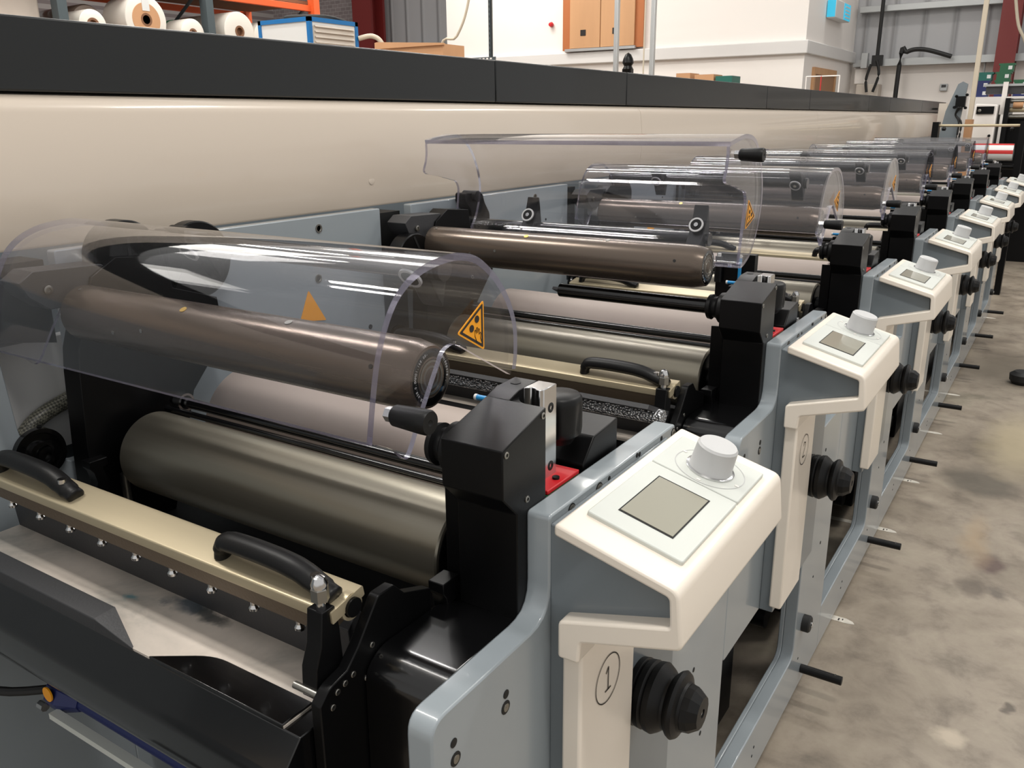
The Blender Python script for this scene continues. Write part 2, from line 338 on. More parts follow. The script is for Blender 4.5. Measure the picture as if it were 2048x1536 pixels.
# operator side plate: stepped outline, open window, base bar
prof = rnd([(.645, -.364), (.955, -.364), (.955, -.635), (1.222, -.635), (1.222, -1.29), (.452, -1.29), (.452, -1.168), (.967, -1.168), (.967, -.873), (.452, -.873), (.454, -.474), (.645, -.474)], 0, only={0: .006, 1: .006, 2: .03, 7: .03, 8: .03, 9: .012, 10: .02, 11: .035})
side = part('side_plate', prism(B(), prof, 'x', -.404, -.377), 'grey_paint', bevel=.0022)
prof = rnd([(.967, -.873), (1.222, -.873), (1.222, -1.29), (.452, -1.29), (.452, -1.168), (.967, -1.168)], 0, only={5: .03})
part('lower_frame', prism(B(), prof, 'x', -.414, -.4035), 'grey_paint', bevel=.002)
for (y, z, r) in [(.688, -.3745, .0076), (.748, -.3745, .0078), (.7715, -.371, .003), (.7785, -.380, .003), (.76, -.383, .003), (.842, -.368, .003), (.849, -.369, .003), (.893, -.377, .0045), (.912, -.370, .003), (.948, -.374, .006), (.650, -.375, .0026)]:
    if r > .0055: bolt(side, -.3772, y, z, r*.8, 'steel', 'bolt', .0012)
    b = B(); lathe(b, 'x', y, z, [(-.3772, r), (-.3766, r), (-.3764, r*.8)], 14); obj('bolt_hole', b, 'black_deep', side)
for (y, z, r) in [(.565, -.514, .0045), (.564, -.528, .007), (.483, -.511, .0045), (.485, -.529, .007), (1.08, -.70, .004), (1.13, -.95, .004), (1.09, -1.02, .003), (.70, -1.22, .003), (.69, -1.235, .003), (1.02, -1.2, .003), (1.08, -.80, .004), (1.05, -.80, .004)]:
    b = B(); lathe(b, 'x', y, z, [(-.3772, r), (-.3764, r), (-.3762, r*.8)], 14); h = obj('bolt_hole', b, 'black_deep', side)
    if r > .006: lathe(b := B(), 'x', y, z, [(-.3768, r*.62), (-.3757, r*.6), (-.3757, r*.3), (-.3763, 0)], 12); obj('bolt', b, 'steel', side)
# bracket with control panel
part('panel_bracket', prism(B(), rnd([(-.3772, -.372), (-.3772, -.872), (-.352, -.872), (-.352, -.468), (-.247, -.434), (-.249, -.406), (-.352, -.378)], 0, only={}), 'y', .647, .925), 'grey_paint_dark', bevel=.0015)
pc = rnd([(-.363, -.360), (-.237, -.394), (-.231, -.452), (-.333, -.480), (-.335, -.504), (-.358, -.504), (-.358, -.463), (-.244, -.432), (-.246, -.403), (-.363, -.373)], 0, only={0: .006, 1: .009, 2: .006, 3: .004, 4: .004, 5: .004, 6: .006, 7: .003, 8: .004, 9: .003})
cp = part('control_panel', prism(B(), pc, 'y', .628, .936), 'cream_shell', bevel=.0032, seg=3, ang=40)
sl = math.atan2(.034, .126); su = Vector((math.cos(sl), 0, -math.sin(sl))); sn = Vector((math.sin(sl), 0, math.cos(sl))); s0 = Vector((-.363, 0, -.360))
def onp(u, y, h):                 # u along the slope from its inner edge, h above the slab
    v = s0+su*u+sn*h; return (v.x, y, v.z)
def slab(bm, u0, u1, y0, y1, h0, h1, r=0):
    pts = rnd([(u0, y0), (u1, y0), (u1, y1), (u0, y1)], r) if r else [(u0, y0), (u1, y0), (u1, y1), (u0, y1)]
    A = [bm.verts.new(onp(u, y, h0)) for u, y in pts]; D = [bm.verts.new(onp(u, y, h1)) for u, y in pts]
    bm.faces.new(A[::-1]); bm.faces.new(D); n = len(pts)
    for i in range(n): bm.faces.new((A[i], A[(i+1) % n], D[(i+1) % n], D[i]))
    return bm
def disc(bm, u, y, prof, seg=48):
    rings = [[bm.verts.new(onp(u+r*math.cos(t*2*PI/seg), y+r*math.sin(t*2*PI/seg), h)) for t in range(seg)] for h, r in prof]
    for a, b in zip(rings, rings[1:]):
        for i in range(seg): bm.faces.new((a[i], a[(i+1) % seg], b[(i+1) % seg], b[i]))
    bm.faces.new(rings[-1]); bm.faces.new(rings[0][::-1]); return bm
fp = part('screen_bezel', slab(B(), .014, .117, .667, .8165, -.001, .0045, .003), 'panel_grey', cp, bevel=.0012)
part('dial_plate', slab(B(), .014, .117, .8185, .908, -.001, .0045, .003), 'panel_grey', cp, bevel=.0012)
part('screen_frame', slab(B(), .0345, .0945, .694, .793, .004, .0050), 'black_plastic', cp)
part('screen', slab(B(), .036, .093, .6965, .7905, .0045, .0054), 'lcd', cp)
rg = B(); disc(rg, .068, .860, [(.0047, .040), (.0051, .040)]); rg2 = B()
seg = 64
for (r0, r1) in ((.0392, .040),):
    vs = [[rg2.verts.new(onp(.068+r*math.cos(t*2*PI/seg), .860+r*math.sin(t*2*PI/seg), .0049)) for t in range(seg)] for r in (r0, r1)]
    for i in range(seg): rg2.faces.new((vs[0][i], vs[0][(i+1) % seg], vs[1][(i+1) % seg], vs[1][i]))
rg.free(); part('dial_ring', rg2, 'knob_grey', cp)
part('dial_collar', disc(B(), .068, .860, [(.0046, .0275), (.0062, .0275), (.0068, .0262)]), 'chrome', cp)
part('jog_dial', disc(B(), .068, .860, [(.005, .0245), (.008, .0243), (.009, .0238), (.034, .0228), (.0355, .0215), (.0365, .0208)]), 'knob_grey', cp)
for (u, y) in ((.032, .872), (.068, .825), (.104, .850)):
    part('indicator_lamp', slab(B(), u-.0022, u+.0022, y-.0015, y+.0015, .0046, .0052), 'white_paint', cp)
post = part('numbered_post', box(B(), -.358, -.336, .638, .764, -.857, -.500), 'cream_shell', bevel=.0035, seg=3)
yc_, zc_ = .697, -.562
def ring_on_post(parent, s):
    b = B(); yc, zc, r0, r1 = .697, -.562, .0268, .0282
    vs = [[b.verts.new((-.3352, yc+r*math.cos(t*PI/32), zc+r*math.sin(t*PI/32))) for t in range(64)] for r in (r0, r1)]
    for i in range(64): b.faces.new((vs[0][i], vs[0][(i+1) % 64], vs[1][(i+1) % 64], vs[1][i]))
    sr = obj('number_ring', b, 'ink_black', parent)
    def digit(s):
        q = B()
        P1 = {'1': [[(-.0045, .0085), (.0005, .0135), (.0005, -.0135)], [(-.0055, -.0135), (.0065, -.0135)]],
              '2': [spl([(-.0062, .0085), (-.0035, .0125), (0, .0135), (.0045, .012), (.0060, .0075), (.0045, .003), (-.001, -.003), (-.0062, -.0130)], 4), [(-.0066, -.0135), (.0068, -.0135)]]}[s]
        for ln in P1:
            for (x0, y0), (x1, y1) in zip(ln, ln[1:]):
                d = Vector((x1-x0, y1-y0)).normalized(); nx, ny = -d.y*.0009, d.x*.0009; ex, ey = d.x*.0007, d.y*.0007
                q.faces.new([q.verts.new((-.3352, yc_+a_, zc_+b_)) for a_, b_ in ((x0-ex+nx, y0-ey+ny), (x0-ex-nx, y0-ey-ny), (x1+ex-nx, y1+ey-ny), (x1+ex+nx, y1+ey+ny))])
        return q
    return sr, digit
ring, digit = ring_on_post(post, '1')
dg = part('number_mark', digit('1'), 'ink_black', post)
# bellows handwheel
hy, hz = .812, -.655
b = B(); lathe(b, 'x', hy, hz, [(-.380, .034), (-.376, .038), (-.366, .0405), (-.357, .0395), (-.355, .037), (-.353, .0395), (-.345, .041), (-.343, .038), (-.341, .0405), (-.334, .0415), (-.331, .039), (-.329, .0415), (-.322, .0425), (-.315, .038), (-.310, .0335), (-.307, .033), (-.302, .0385), (-.298, .0405), (-.294, .038), (-.291, .030), (-.288, .0285)], 12*4)
hw = part('adjusting_handwheel', b, 'black_plastic', label='black bellows handwheel')
b = B(); lathe(b, 'x', hy, hz, [(-.290, .0285), (-.280, .027), (-.2695, .0195), (-.269, .0055), (-.274, .0052), (-.274, 0)], 12); part('wheel_hub', b, 'black_plastic', hw, ang=20)
b = B(); lathe(b, 'x', hy, hz, [(-.2745, .0045), (-.271, .0045), (-.2705, .003), (-.273, 0)], 10); part('hub_screw', b, 'steel', hw)
b = B(); cyl(b, 'x', .792, -.612, .022, -.377, -.360, 24); part('red_cap', b, 'red')
# aisle side rod, buffers
b = B(); cyl(b, 'x', 1.058, -1.249, .0105, -.377, -.282, 20); rod = part('aisle_rod', b, 'black_plastic', bevel=.001)
b = B(); cyl(b, 'z', -.298, 1.058, .003, -1.2395, -1.2375, 10); part('rod_screw', b, 'chrome', rod)
b = B(); lathe(b, 'x', 1.034, -1.112, [(-.378, .02), (-.362, .02), (-.359, .017)], 18); part('rubber_buffer', b, 'rubber'); bolt(U, -.3595, 1.034, -1.112, .007, 'chrome')
# gearbox in the window with bolts
gb = part('gearbox', box(B(), -.80, -.47, .50, .83, -1.25, -1.03), 'black_metal', bevel=.006)
for (x, y, r, h) in ((-.50, .53, .012, .05), (-.49, .63, .009, .012), (-.53, .68, .009, .012), (-.49, .75, .009, .012)):
    b = B(); lathe(b, 'z', x, y, [(-1.03, r*1.5), (-1.026, r*1.5), (-1.026, r), (-1.03+h*.5, r), (-1.03+h*.5, r*.6), (-1.03+h, r*.6)], 12); part('gearbox_bolt', b, 'chrome', gb)
part('frame_foot', box(B(), -.45, -.39, 1.05, 1.12, FL, -1.288), 'black_metal'); part('frame_foot', box(B(), -1.2, -1.14, 1.05, 1.12, FL, -1.24), 'black_metal')
# black box added to darken the interior, and a cross beam
part('dark_filler_box', box(B(), -1.14, -.47, .66, 1.10, -.95, -.58), 'black_deep')
part('cross_beam', cyl(B(), 'x', 1.0, -1.10, .03, -1.16, -.45, 20), 'black_metal')
# head block with boss, screws, rail
hp = rnd([(.603, -.289), (.681, -.268), (.681, -.42), (.681, -.60), (.627, -.60), (.627, -.362), (.603, -.338)], 0, only={})
hb = part('bearing_head', prism(B(), hp, 'x', -.474, -.403), 'black_metal', bevel=.0012)
part('head_riser', prism(B(), [(.6805, -.2685), (.700, -.2625), (.735, -.2615), (.735, -.60), (.6805, -.60)], 'x', -.474, -.446), 'black_metal', hb, bevel=.0008)
b = B(); prism(b, [(-.4465, .681), (-.4465, .7), (-.443, .694), (-.436, .686), (-.426, .681)], 'z', -.60, -.2695); part('head_fillet', b, 'black_metal', hb)
b = B(); lathe(b, 'z', -.462, .718, [(-.2625, .0055), (-.2615, .0055), (-.2615, .0045)], 18); part('lifting_hole', b, 'black_deep', hb)
for (y, z) in ((.609, -.294), (.675, -.275), (.645, -.352)): bolt(hb, -.4028, y, z, .0036, 'steel', 'cover_screw', .0006)
b = B(); lathe(b, 'x', .634, -.310, [(-.506, .0), (-.506, .016), (-.503, .021), (-.497, .022), (-.495, .0175), (-.488, .019), (-.482, .026), (-.474, .027)], 32); part('shaft_boss', b, 'black_plastic', hb)
b = B(); prism(b, [(-.446, .708), (-.446, .738), (-.424, .738), (-.424, .712), (-.427, .708), (-.432, .709), (-.435, .713), (-.440, .713)], 'z', -.40, -.262)
rl = part('guide_rail', b, 'chrome', bevel=.0008, label='bright steel vertical guide rail')
for z in (-.285, -.350): bolt(rl, -.424, .726, z, .0055, 'black_deep', 'rail_hole', .0003)
b = B(); prism(b, rnd([(.640, -.345), (.71, -.36), (.71, -.70), (.640, -.70)], 0), 'x', -.500, -.478); part('roller_cheek', b, 'black_metal', bevel=.001)
# adjusting knob and block behind the head
ab = part('adjusting_block', prism(B(), [(.770, -.42), (.770, -.362), (.795, -.336), (.853, -.331), (.853, -.42)], 'x', -.475, -.408), 'black_metal', bevel=.0015)
b = B(); prof = [(-.338, .015), (-.331, .019), (-.327, .0245), (-.320, .0255), (-.292, .0255), (-.286, .0250), (-.2825, .022), (-.282, 0)]
SG = 64; rings = []
for a, r in prof[:-1]:
    rings.append([b.verts.new((-.437+(r*(1-(.16 if -.325 < a < -.31 else .02)*max(0, math.cos(5*t*2*PI/SG))**2))*math.cos(t*2*PI/SG), .766+(r*(1-(.16 if -.325 < a < -.31 else .02)*max(0, math.cos(5*t*2*PI/SG))**2))*math.sin(t*2*PI/SG), a)) for t in range(SG)])
for p, q in zip(rings, rings[1:]):
    for i in range(SG): b.faces.new((p[i], p[(i+1) % SG], q[(i+1) % SG], q[i]))
b.faces.new(rings[-1]); b.faces.new(rings[0][::-1]); part('lobed_knob', b, 'black_plastic', ab, ang=50)
sb = part('sensor_board', box(B(), -.444, -.406, .690, .757, -.3665, -.3615), 'red', bevel=.001, label='red plastic sensor cover'); part('circuit_board', box(B(), -.444, -.4045, .688, .757, -.371, -.3668), 'green', sb)
part('sensor_key', cyl(B(), 'z', -.415, .722, .004, -.362, -.359, 12), 'black_plastic', sb)
# pneumatic fittings
fb = part('fitting_bracket', box(B(), -.495, -.478, .70, .735, -.42, -.284), 'black_metal', bevel=.001)
b = B(); cyl(b, 'x', .692, -.276, .003, -.493, -.472, 12); part('air_fitting', b, 'blue', fb); b = B(); cyl(b, 'x', .692, -.276, .0034, -.496, -.493, 12); part('fitting_collar', b, 'white_sheet', fb)
b = B(); b.free()
# rollers
def roller(name, y, z, r, x0, x1, m, cap='black_metal', bore=.4, label=None):
    b = B(); lathe(b, 'x', y, z, [(x0, r*.6), (x0, r-.002), (x0+.002, r), (x1-.002, r), (x1, r-.002), (x1, r*.9)], 96); o = part(name, b, m, label=label)
    for s, xe in ((-1, x0), (1, x1)):
        b = B(); lathe(b, 'x', y, z, [(xe-.01*s, r*.9), (xe+.001*s, r*.9), (xe+.002*s, r*.86), (xe+.002*s, r*bore), (xe+.03*s, r*bore*.9), (xe+.03*s, 0)], 48); part('roller_end', b, cap, o)
    return o
roller('anilox_roller', .703, -.463, .0585, -1.09, -.52, 'brushed_steel', label='brushed grey metal roller')
roller('impression_roller', .866, -.457, .0845, -1.076, -.532, 'taupe_roller', label='smooth taupe coated roller')
b = B(); lathe(b, 'x', .640, -.244, [(-1.108, .022), (-1.108, .033), (-1.104, .037), (-.535, .037), (-.522, .0345), (-.513, .032), (-.512, .030)], 96)
slv = part('print_sleeve', b, 'sleeve_steel', label='dark bronze metal print sleeve')
b = B(); lathe(b, 'x', .640, -.244, [(-.53, .0305), (-.5125, .0305), (-.5118, .029), (-.5118, .021), (-.5155, .0205), (-.5155, .019), (-.512, .0185), (-.512, .016), (-.516, .0155), (-.5165, .0135), (-.5125, .013), (-.5125, .0095), (-.535, .009), (-.535, 0)], 64)
part('sleeve_end', b, 'black_gloss', slv)
b = B(); lathe(b, 'x', .640, -.244, [(-.516, .0185), (-.5116, .018), (-.5116, .0155), (-.516, .015)], 48); part('bearing_race', b, 'steel', slv)
b = B(); lathe(b, 'x', .640, -.244, [(-.5135, .0125), (-.5118, .012), (-.5118, .0098), (-.5135, .0095)], 48); part('bearing_race', b, 'steel', slv)
b = B()
def ringtext(bm, s, r, start, size, step):
    for i, ch in enumerate(s):
        a = start-i*step; ca, sa = math.cos(a), math.sin(a)
        if ch != ' ': text_bm(bm, ch, size, lambda x, y, z: (-.51165+z, .640+(r+y)*ca+x*sa, -.244+(r+y)*sa-x*ca), .0001)
ringtext(b, '028.638.0.0WM01.168.00-', .0255, math.radians(240), .0042, math.radians(6.2)); ringtext(b, 'QH1800478..', .0255, math.radians(45), .0042, math.radians(6.6))
part('serial_lettering', b, 'knob_grey', slv)
for (x, t) in ((-.87, 62), (-.70, 75)):
    b = B(); t = math.radians(t); cyl(b, 'z', 0, 0, .0045, 0, .0006, 16); bmesh.ops.rotate(b, verts=b.verts, matrix=Matrix.Rotation(-(PI/2-(PI-t)), 3, 'X')); bmesh.ops.translate(b, verts=b.verts, vec=(x, .640-.037*math.cos(t), -.244+.037*math.sin(t))); part('brass_plug' if x < -.8 else 'set_screw', b, 'brass' if x < -.8 else 'steel', slv)
for (x, t) in ((-1.09, 70), (-.56, 20), (-.99, -10), (-.93, 5)):
    b = B(); t = math.radians(t); cyl(b, 'z', 0, 0, .0026, 0, .0008, 12); bmesh.ops.rotate(b, verts=b.verts, matrix=Matrix.Rotation(PI/2-t, 3, 'X')); bmesh.ops.translate(b, verts=b.verts, vec=(x, .640-.037*math.cos(t), -.244+.037*math.sin(t))); part('set_screw', b, 'steel' if x != -.56 else 'black_deep', slv)
b = B(); cyl(b, 'x', .640, -.244, .014, -1.15, -1.10, 24); part('sleeve_journal', b, 'white_sheet', slv)
gr = part('guide_rod', cyl(B(), 'x', .752, -.399, .0075, -1.10, -.474, 24), 'black_gloss'); part('guide_rod', cyl(B(), 'x', .738, -.409, .0045, -1.10, -.474, 20), 'black_gloss'); 
b = B(); lathe(b, 'x', .752, -.399, [(-1.085, .014), (-1.07, .014), (-1.07, .0105), (-1.085, .0105)], 32); part('rod_collar', b, 'chrome', gr)
# doctor blade bar
bar = part('blade_bar', prism(B(), rnd([(.473, -.421), (.515, -.413), (.517, -.424), (.474, -.4335)], .002), 'x', -1.12, -.503), 'champagne', label='champagne metal blade bar')
part('blade_clamp', prism(B(), [(.476, -.434), (.516, -.4245), (.514, -.442), (.480, -.452)], 'x', -1.11, -.515), 'pink_steel', bar)
for i in range(9):
    x = -1.07+i*.064; b = B(); lathe(b, 'z', x, .484, [(-.462, .005), (-.459, .0055), (-.456, .0035), (-.448, .0035)], 12); part('clamp_screw', b, 'chrome', bar)
def handle(xa, xb):
    b = B(); pts = []; rr = []
    for t, h, r in ((0, .000, .0095), (.01, .010, .0108), (.04, .017, .0120), (.10, .0200, .0125), (.3, .0212, .0127), (.55, .0205, .0127), (.72, .0175, .0124), (.84, .0115, .0118), (.93, .0065, .0105), (1, .0035, .008)):
        pts.append((xa+(xb-xa)*t, .489, -.4185+h)); rr.append(r)
    tube(b, spl(pts, 4), [rr[min(int(i/4), len(rr)-1)] for i in range(len(spl(pts, 4)))], 20, .82); o = part('bar_handle', b, 'black_plastic', bar, ang=70)
    q = B(); cyl(q, 'z', xb-.021, .486, .0050, -.4085, -.3965, 16); part('handle_screw', q, 'chrome', bar)
handle(-.668, -.512); handle(-1.09, -.925)
# right cheek of the ink chamber
ck = rnd([(.452, -.483), (.476, -.478), (.492, -.462), (.522, -.424), (.545, -.424), (.560, -.44), (.60, -.455), (.60, -.70), (.44, -.70), (.440, -.495)], 0, only={0: .006, 3: .004})
cheek = part('chamber_cheek', prism(B(), ck, 'x', -.503, -.491), 'black_metal', bevel=.0012)
for (y, z) in ((.462, -.492), (.472, -.489), (.483, -.486), (.455, -.504), (.51, -.47), (.50, -.50)): bolt(cheek, -.491, y, z, .0032, 'steel', 'bolt', .0006)
b = B(); prism(b, rnd([(.464, -.417), (.480, -.417), (.484, -.44), (.486, -.48), (.470, -.50), (.450, -.50), (.452, -.47), (.460, -.45)], 0, only={}), 'x', -.524, -.505); cl = part('clamp_post', b, 'black_metal', bevel=.001)
b = B(); cyl(b, 'z', -.514, .472, .0045, -.418, -.404, 16); part('stud', b, 'chrome', cl)
b = B(); lathe(b, 'z', -.514, .472, [(-.410, .0085), (-.398, .0085), (-.3965, .0075)], 6); part('hex_nut', b, 'steel', cl, ang=20)
b = B(); lathe(b, 'z', -.514, .472, [(-.397, .0075), (-.393, .008), (-.387, .0055), (-.384, 0)], 20); part('domed_nut', b, 'chrome', cl)
b = B(); cyl(b, 'x', .449, -.492, .0035, -.532, -.503, 16); part('locating_pin', b, 'steel', cheek)
b = B(); lathe(b, 'x', .500, -.428, [(-.512, .0135), (-.5035, .0135), (-.5035, .0105), (-.512, .0105)], 28); part('bar_end_ring', b, 'champagne', bar); b = B(); cyl(b, 'x', .500, -.428, .0095, -.512, -.500, 20); part('bar_pivot', b, 'black_metal', bar)
# deck between cheek and side plate, roller rest
dk = rnd([(.660, -.505), (.655, -.478), (.52, -.476), (.497, -.49), (.492, -.80), (.66, -.80)], 0, only={1: .005, 2: .01, 3: .015})
part('side_deck', prism(B(), dk, 'x', -.4905, -.4045), 'black_gloss', bevel=.0015)
rs = rnd([(.607, -.452), (.634, -.452), (.634, -.463), (.626, -.466), (.632, -.49), (.628, -.515), (.600, -.515), (.610, -.50), (.615, -.485), (.612, -.47), (.607, -.463)], 0, only={})
for x in (-.500, -1.12): part('roller_rest', prism(B(), rs, 'x', x, x+.02), 'black_metal', bevel=.001)
for x in (-.46, -1.1):
    b = B(); cyl(b, 'z', x, .655, .006, -.60, -.485, 14); ps = part('support_pin', b, 'steel')
# ink tray
tray = part('ink_tray_sheet', box(B(), -1.14, -.526, .427, .519, -.523, -.5205), 'tray_sheet', label='ink-stained silver tray sheet', origin=(0, 0, -.5205))
b = B(); prism(b, rnd([(.519, -.522), (.515, -.47), (.53, -.452), (.535, -.46), (.528, -.54)], 0), 'x', -1.14, -.526); part('tray_back_wall', b, 'charcoal_steel', tray, bevel=.001)
b = B()
for (sx0, sx1) in ((-1.14, -.815),):
    prism(b, rnd([(.4265, -.524), (.4265, -.5075), (.4515, -.5055), (.4535, -.5205)], 0, only={1: .002, 2: .001}), 'x', sx0, sx1)
vs = [b.verts.new(p) for p in [(-.815, .4265, -.5075), (-.815, .4515, -.5055), (-.75, .4265, -.5205), (-.752, .4290, -.5203), (-.815, .4265, -.524), (-.75, .4265, -.524)]]
b.faces.new((vs[0], vs[1], vs[3], vs[2])); b.faces.new((vs[0], vs[2], vs[5], vs[4]))
part('tray_splash_guard', b, 'charcoal_steel', tray, bevel=.0006)
b = B(); prism(b, rnd([(-.722, .4262), (-.527, .4262), (-.527, .4635), (-.665, .4635)], 0, only={3: .02}), 'z', -.524, -.5185); part('tray_lip', b, 'black_gloss', tray, bevel=.0008)
b = B(); prism(b, rnd([(.4255, -.5245), (.4262, -.523), (.53, -.523), (.54, -.60), (.50, -.66), (.44, -.655), (.405, -.61), (.398, -.555)], 0, only={4: .03, 5: .03, 6: .02, 7: .008}), 'x', -1.14, -.505); part('tray_body', b, 'black_gloss', tray, bevel=.001)
# rubber nip behind the roller: bubbled foil roller and slanted guard
part('foil_roller', cyl(B(), 'x', 1.19, -.448, .012, -.96, -.49, 24), 'foil')
part('nip_guard', prism(B(), [(1.155, -.418), (1.235, -.452), (1.232, -.46), (1.15, -.424)], 'x', -1.12, -.50), 'charcoal_steel')
part('web_deck', box(B(), -1.14, -.47, .955, 1.22, -.60, -.585), 'black_deep')
# far side plate and gear blocks
fr = rnd([(.645, -.42), (.645, -.166), (1.318, -.166), (1.318, -.43), (1.415, -.45), (1.415, -1.25), (.645, -1.25)], 0, only={1: .004, 2: .004})
far = part('far_side_plate', prism(B(), fr, 'x', -1.19, -1.17), 'grey_paint', bevel=.0015)
for (y, z, r) in ((1.146, -.188, .008), (1.136, -.28, .008), (.80, -.21, .003), (1.20, -.25, .003), (1.27, -.40, .005)):
    lathe(b := B(), 'x', y, z, [(-1.171, r), (-1.1685, r), (-1.1685, r*.7), (-1.170, r*.6)], 18); obj('bolt_hole' if r < .006 else 'countersunk_bolt', b, 'black_deep' if r < .006 else 'steel', far)
b = B(); lathe(b, 'x', .893, -.252, [(-1.171, .014), (-1.1692, .014), (-1.1692, .013)], 24); part('bore_hole', b, 'charcoal_steel', far)
b = B(); V = [(1.108, -.298), (1.082, -.352), (1.148, -.362)]; prism(b, rnd([(y, z) for y, z in V], .004), 'x', -1.1705, -1.169); part('warning_sticker', b, 'sign_yellow', far)
part('far_head_block', prism(B(), rnd([(.626, -.297), (.66, -.20), (.70, -.178), (.775, -.185), (.785, -.235), (.862, -.262), (.868, -.33), (.845, -.352), (.80, -.40), (.735, -.60), (.612, -.60), (.616, -.44), (.622, -.33)], 0, only={}), 'x', -1.155, -1.115), 'black_metal', bevel=.001)
for (y, z) in ((.70, -.30), (.652, -.275), (.78, -.335)): bolt(U, -1.115, y, z, .0045, 'steel')
part('far_bearing_block', prism(B(), [(.549, -.180), (.644, -.180), (.644, -.30), (.549, -.28)], 'x', -1.26, -1.20), 'black_deep')
fbk = part('far_clamp_block', prism(B(), rnd([(.565, -.195), (.585, -.182), (.68, -.185), (.70, -.20), (.70, -.235), (.60, -.235), (.575, -.215)], 0), 'x', -1.168, -1.12), 'charcoal_steel', bevel=.001); bolt(fbk, -1.12, .60, -.208, .006, 'steel')
b = B(); lathe(b, 'x', .728, -.182, [(-1.16, .050), (-1.158, .052), (-1.128, .052), (-1.126, .050)], 48); wh = part('drive_disc', b, 'black_metal'); part('disc_slot', box(B(), -1.127, -1.1255, .727, .732, -.19, -.155), 'black_deep', wh)
b = B(); lathe(b, 'x', .86, -.205, [(-1.168, .058), (-1.166, .06), (-1.145, .06), (-1.143, .058)], 48); part('drive_disc', b, 'black_metal')
b = B(); lathe(b, 'x', .582, -.445, [(-1.169, .032), (-1.166, .032), (-1.166, .024), (-1.162, .022), (-1.162, .014), (-1.158, .013), (-1.158, .006), (-1.164, .005)], 40); part('gear_coupling', b, 'black_gloss')

# ---- hood, its hinge tube and pads. pivot at the rear lower corner
PY_, PZ = .756, -.250
hprof = [(.518, -.272), (.527, -.228), (.537, -.192), (.555, -.158), (.576, -.138), (.605, -.1255), (.639, -.1205), (.666, -.1215), (.695, -.130), (.725, -.1515), (.747, -.1765), (.7595, -.200), (.7645, -.2195), (.7645, -.246), (.7610, -.262)]
outer = spl(hprof, 5); TH = .0075
inner = []
for i, p in enumerate(outer):
    a = Vector(outer[max(i-1, 0)]); c = Vector(outer[min(i+1, len(outer)-1)]); d = (c-a).normalized(); inner.append((p[0]+d.y*TH, p[1]-d.x*TH))
b = B(); XL, XR = -1.13, -.490
n = len(outer); vo = [[b.verts.new((x, *q)) for q in outer] for x in (XL, XR)]; vi = [[b.verts.new((x, *q)) for q in inner] for x in (XL, XR)]
for i in range(n-1):
    b.faces.new((vo[0][i], vo[0][i+1], vo[1][i+1], vo[1][i])).material_index = 0
    b.faces.new((vi[0][i], vi[1][i], vi[1][i+1], vi[0][i+1])).material_index = 0
    for s in (0, 1): b.faces.new((vo[s][i], vi[s][i], vi[s][i+1], vo[s][i+1])).material_index = 1
for i in (0, n-1): b.faces.new((vo[0][i], vo[1][i], vi[1][i], vi[0][i])).material_index = 1
notch = spl([(.752, -.266), (.70, -.236), (.660, -.213), (.647, -.2095), (.634, -.214), (.624, -.228), (.599, -.266), (.580, -.298), (.571, -.3035), (.564, -.298), (.556, -.290), (.542, -.281), (.5255, -.275)], 4)
pl = inner[1:-1]+notch
for (a0, a1) in ((XL+.0005, XL+.006), (XR-.006, XR-.0005)):
    A = [b.verts.new((a0, *q)) for q in pl]; D = [b.verts.new((a1, *q)) for q in pl]
    b.faces.new(A).material_index = 0; b.faces.new(D[::-1]).material_index = 0
    for i in range(len(pl)-1, -1, -1):
        if i >= len(inner)-2: b.faces.new((A[i], D[i], D[(i+1) % len(pl)], A[(i+1) % len(pl)])).material_index = 1
hood = part('safety_hood', b, ['clear', 'edge'], origin=(XR, PY_, PZ), ang=40, label='clear acrylic safety hood')
b = B(); lathe(b, 'x', .549, -.2515, [(XR-.001, .0072), (XR+.0065, .0072), (XR+.007, .0055)], 6); hs = part('handle_screw', b, 'chrome', hood, ang=20)
b = B(); lathe(b, 'x', .549, -.2515, [(XR+.007, .0085), (XR+.009, .0100), (XR+.038, .0116), (XR+.046, .0116), (XR+.048, .0105), (XR+.048, .003), (XR+.046, 0)], 32); part('hood_handle', b, 'black_plastic', hood)
# sticker
def tri_s(s, c, r): return rnd([(c[0]+p[0]*s, c[1]+p[1]*s) for p in [(.0165, .0265), (.0165, -.0265), (-.030, 0)]], r)
sc = (.6848, -.200); b = B(); prism(b, tri_s(1, sc, .004), 'x', XR, XR+.0004)
st = part('warning_sticker', b, 'sign_yellow', hood, label='yellow triangular roller warning sticker')
b = B(); o_, i_ = tri_s(.88, sc, .002), tri_s(.70, sc, .001)
for A, D in zip(zip(o_, o_[1:]+o_[:1]), zip(i_, i_[1:]+i_[:1])): b.faces.new([b.verts.new((XR+.0006, *q)) for q in (A[0], A[1], D[1], D[0])])
for (y, z) in ((.6795, -.1995), (.6888, -.1915)):
    lathe(b, 'x', y, z, [(XR+.0005, .0038), (XR+.0008, .0038)], 20)
hand_ = [(.6850, -.2085), (.6845, -.2025), (.6862, -.2020), (.6872, -.2062), (.6880, -.2000), (.6896, -.2000), (.6898, -.2060), (.6915, -.2015), (.6930, -.2025), (.6922, -.2080), (.6945, -.2060), (.6955, -.2075), (.6945, -.2120), (.6965, -.2165)]
tube(b, [(XR+.0006, y, z) for y, z in hand_], .00035, 6); tube(b, [(XR+.0006, .6850, -.2085), (XR+.0006, .6872, -.2130), (XR+.0006, .6885, -.2155)], .00035, 6)
part('sticker_pictogram', b, 'ink_black', st)
b = B(); cyl(b, 'x', .763, -.160, .0132, -1.15, -.585, 32); ht = part('hinge_tube', b, 'black_gloss', hood)
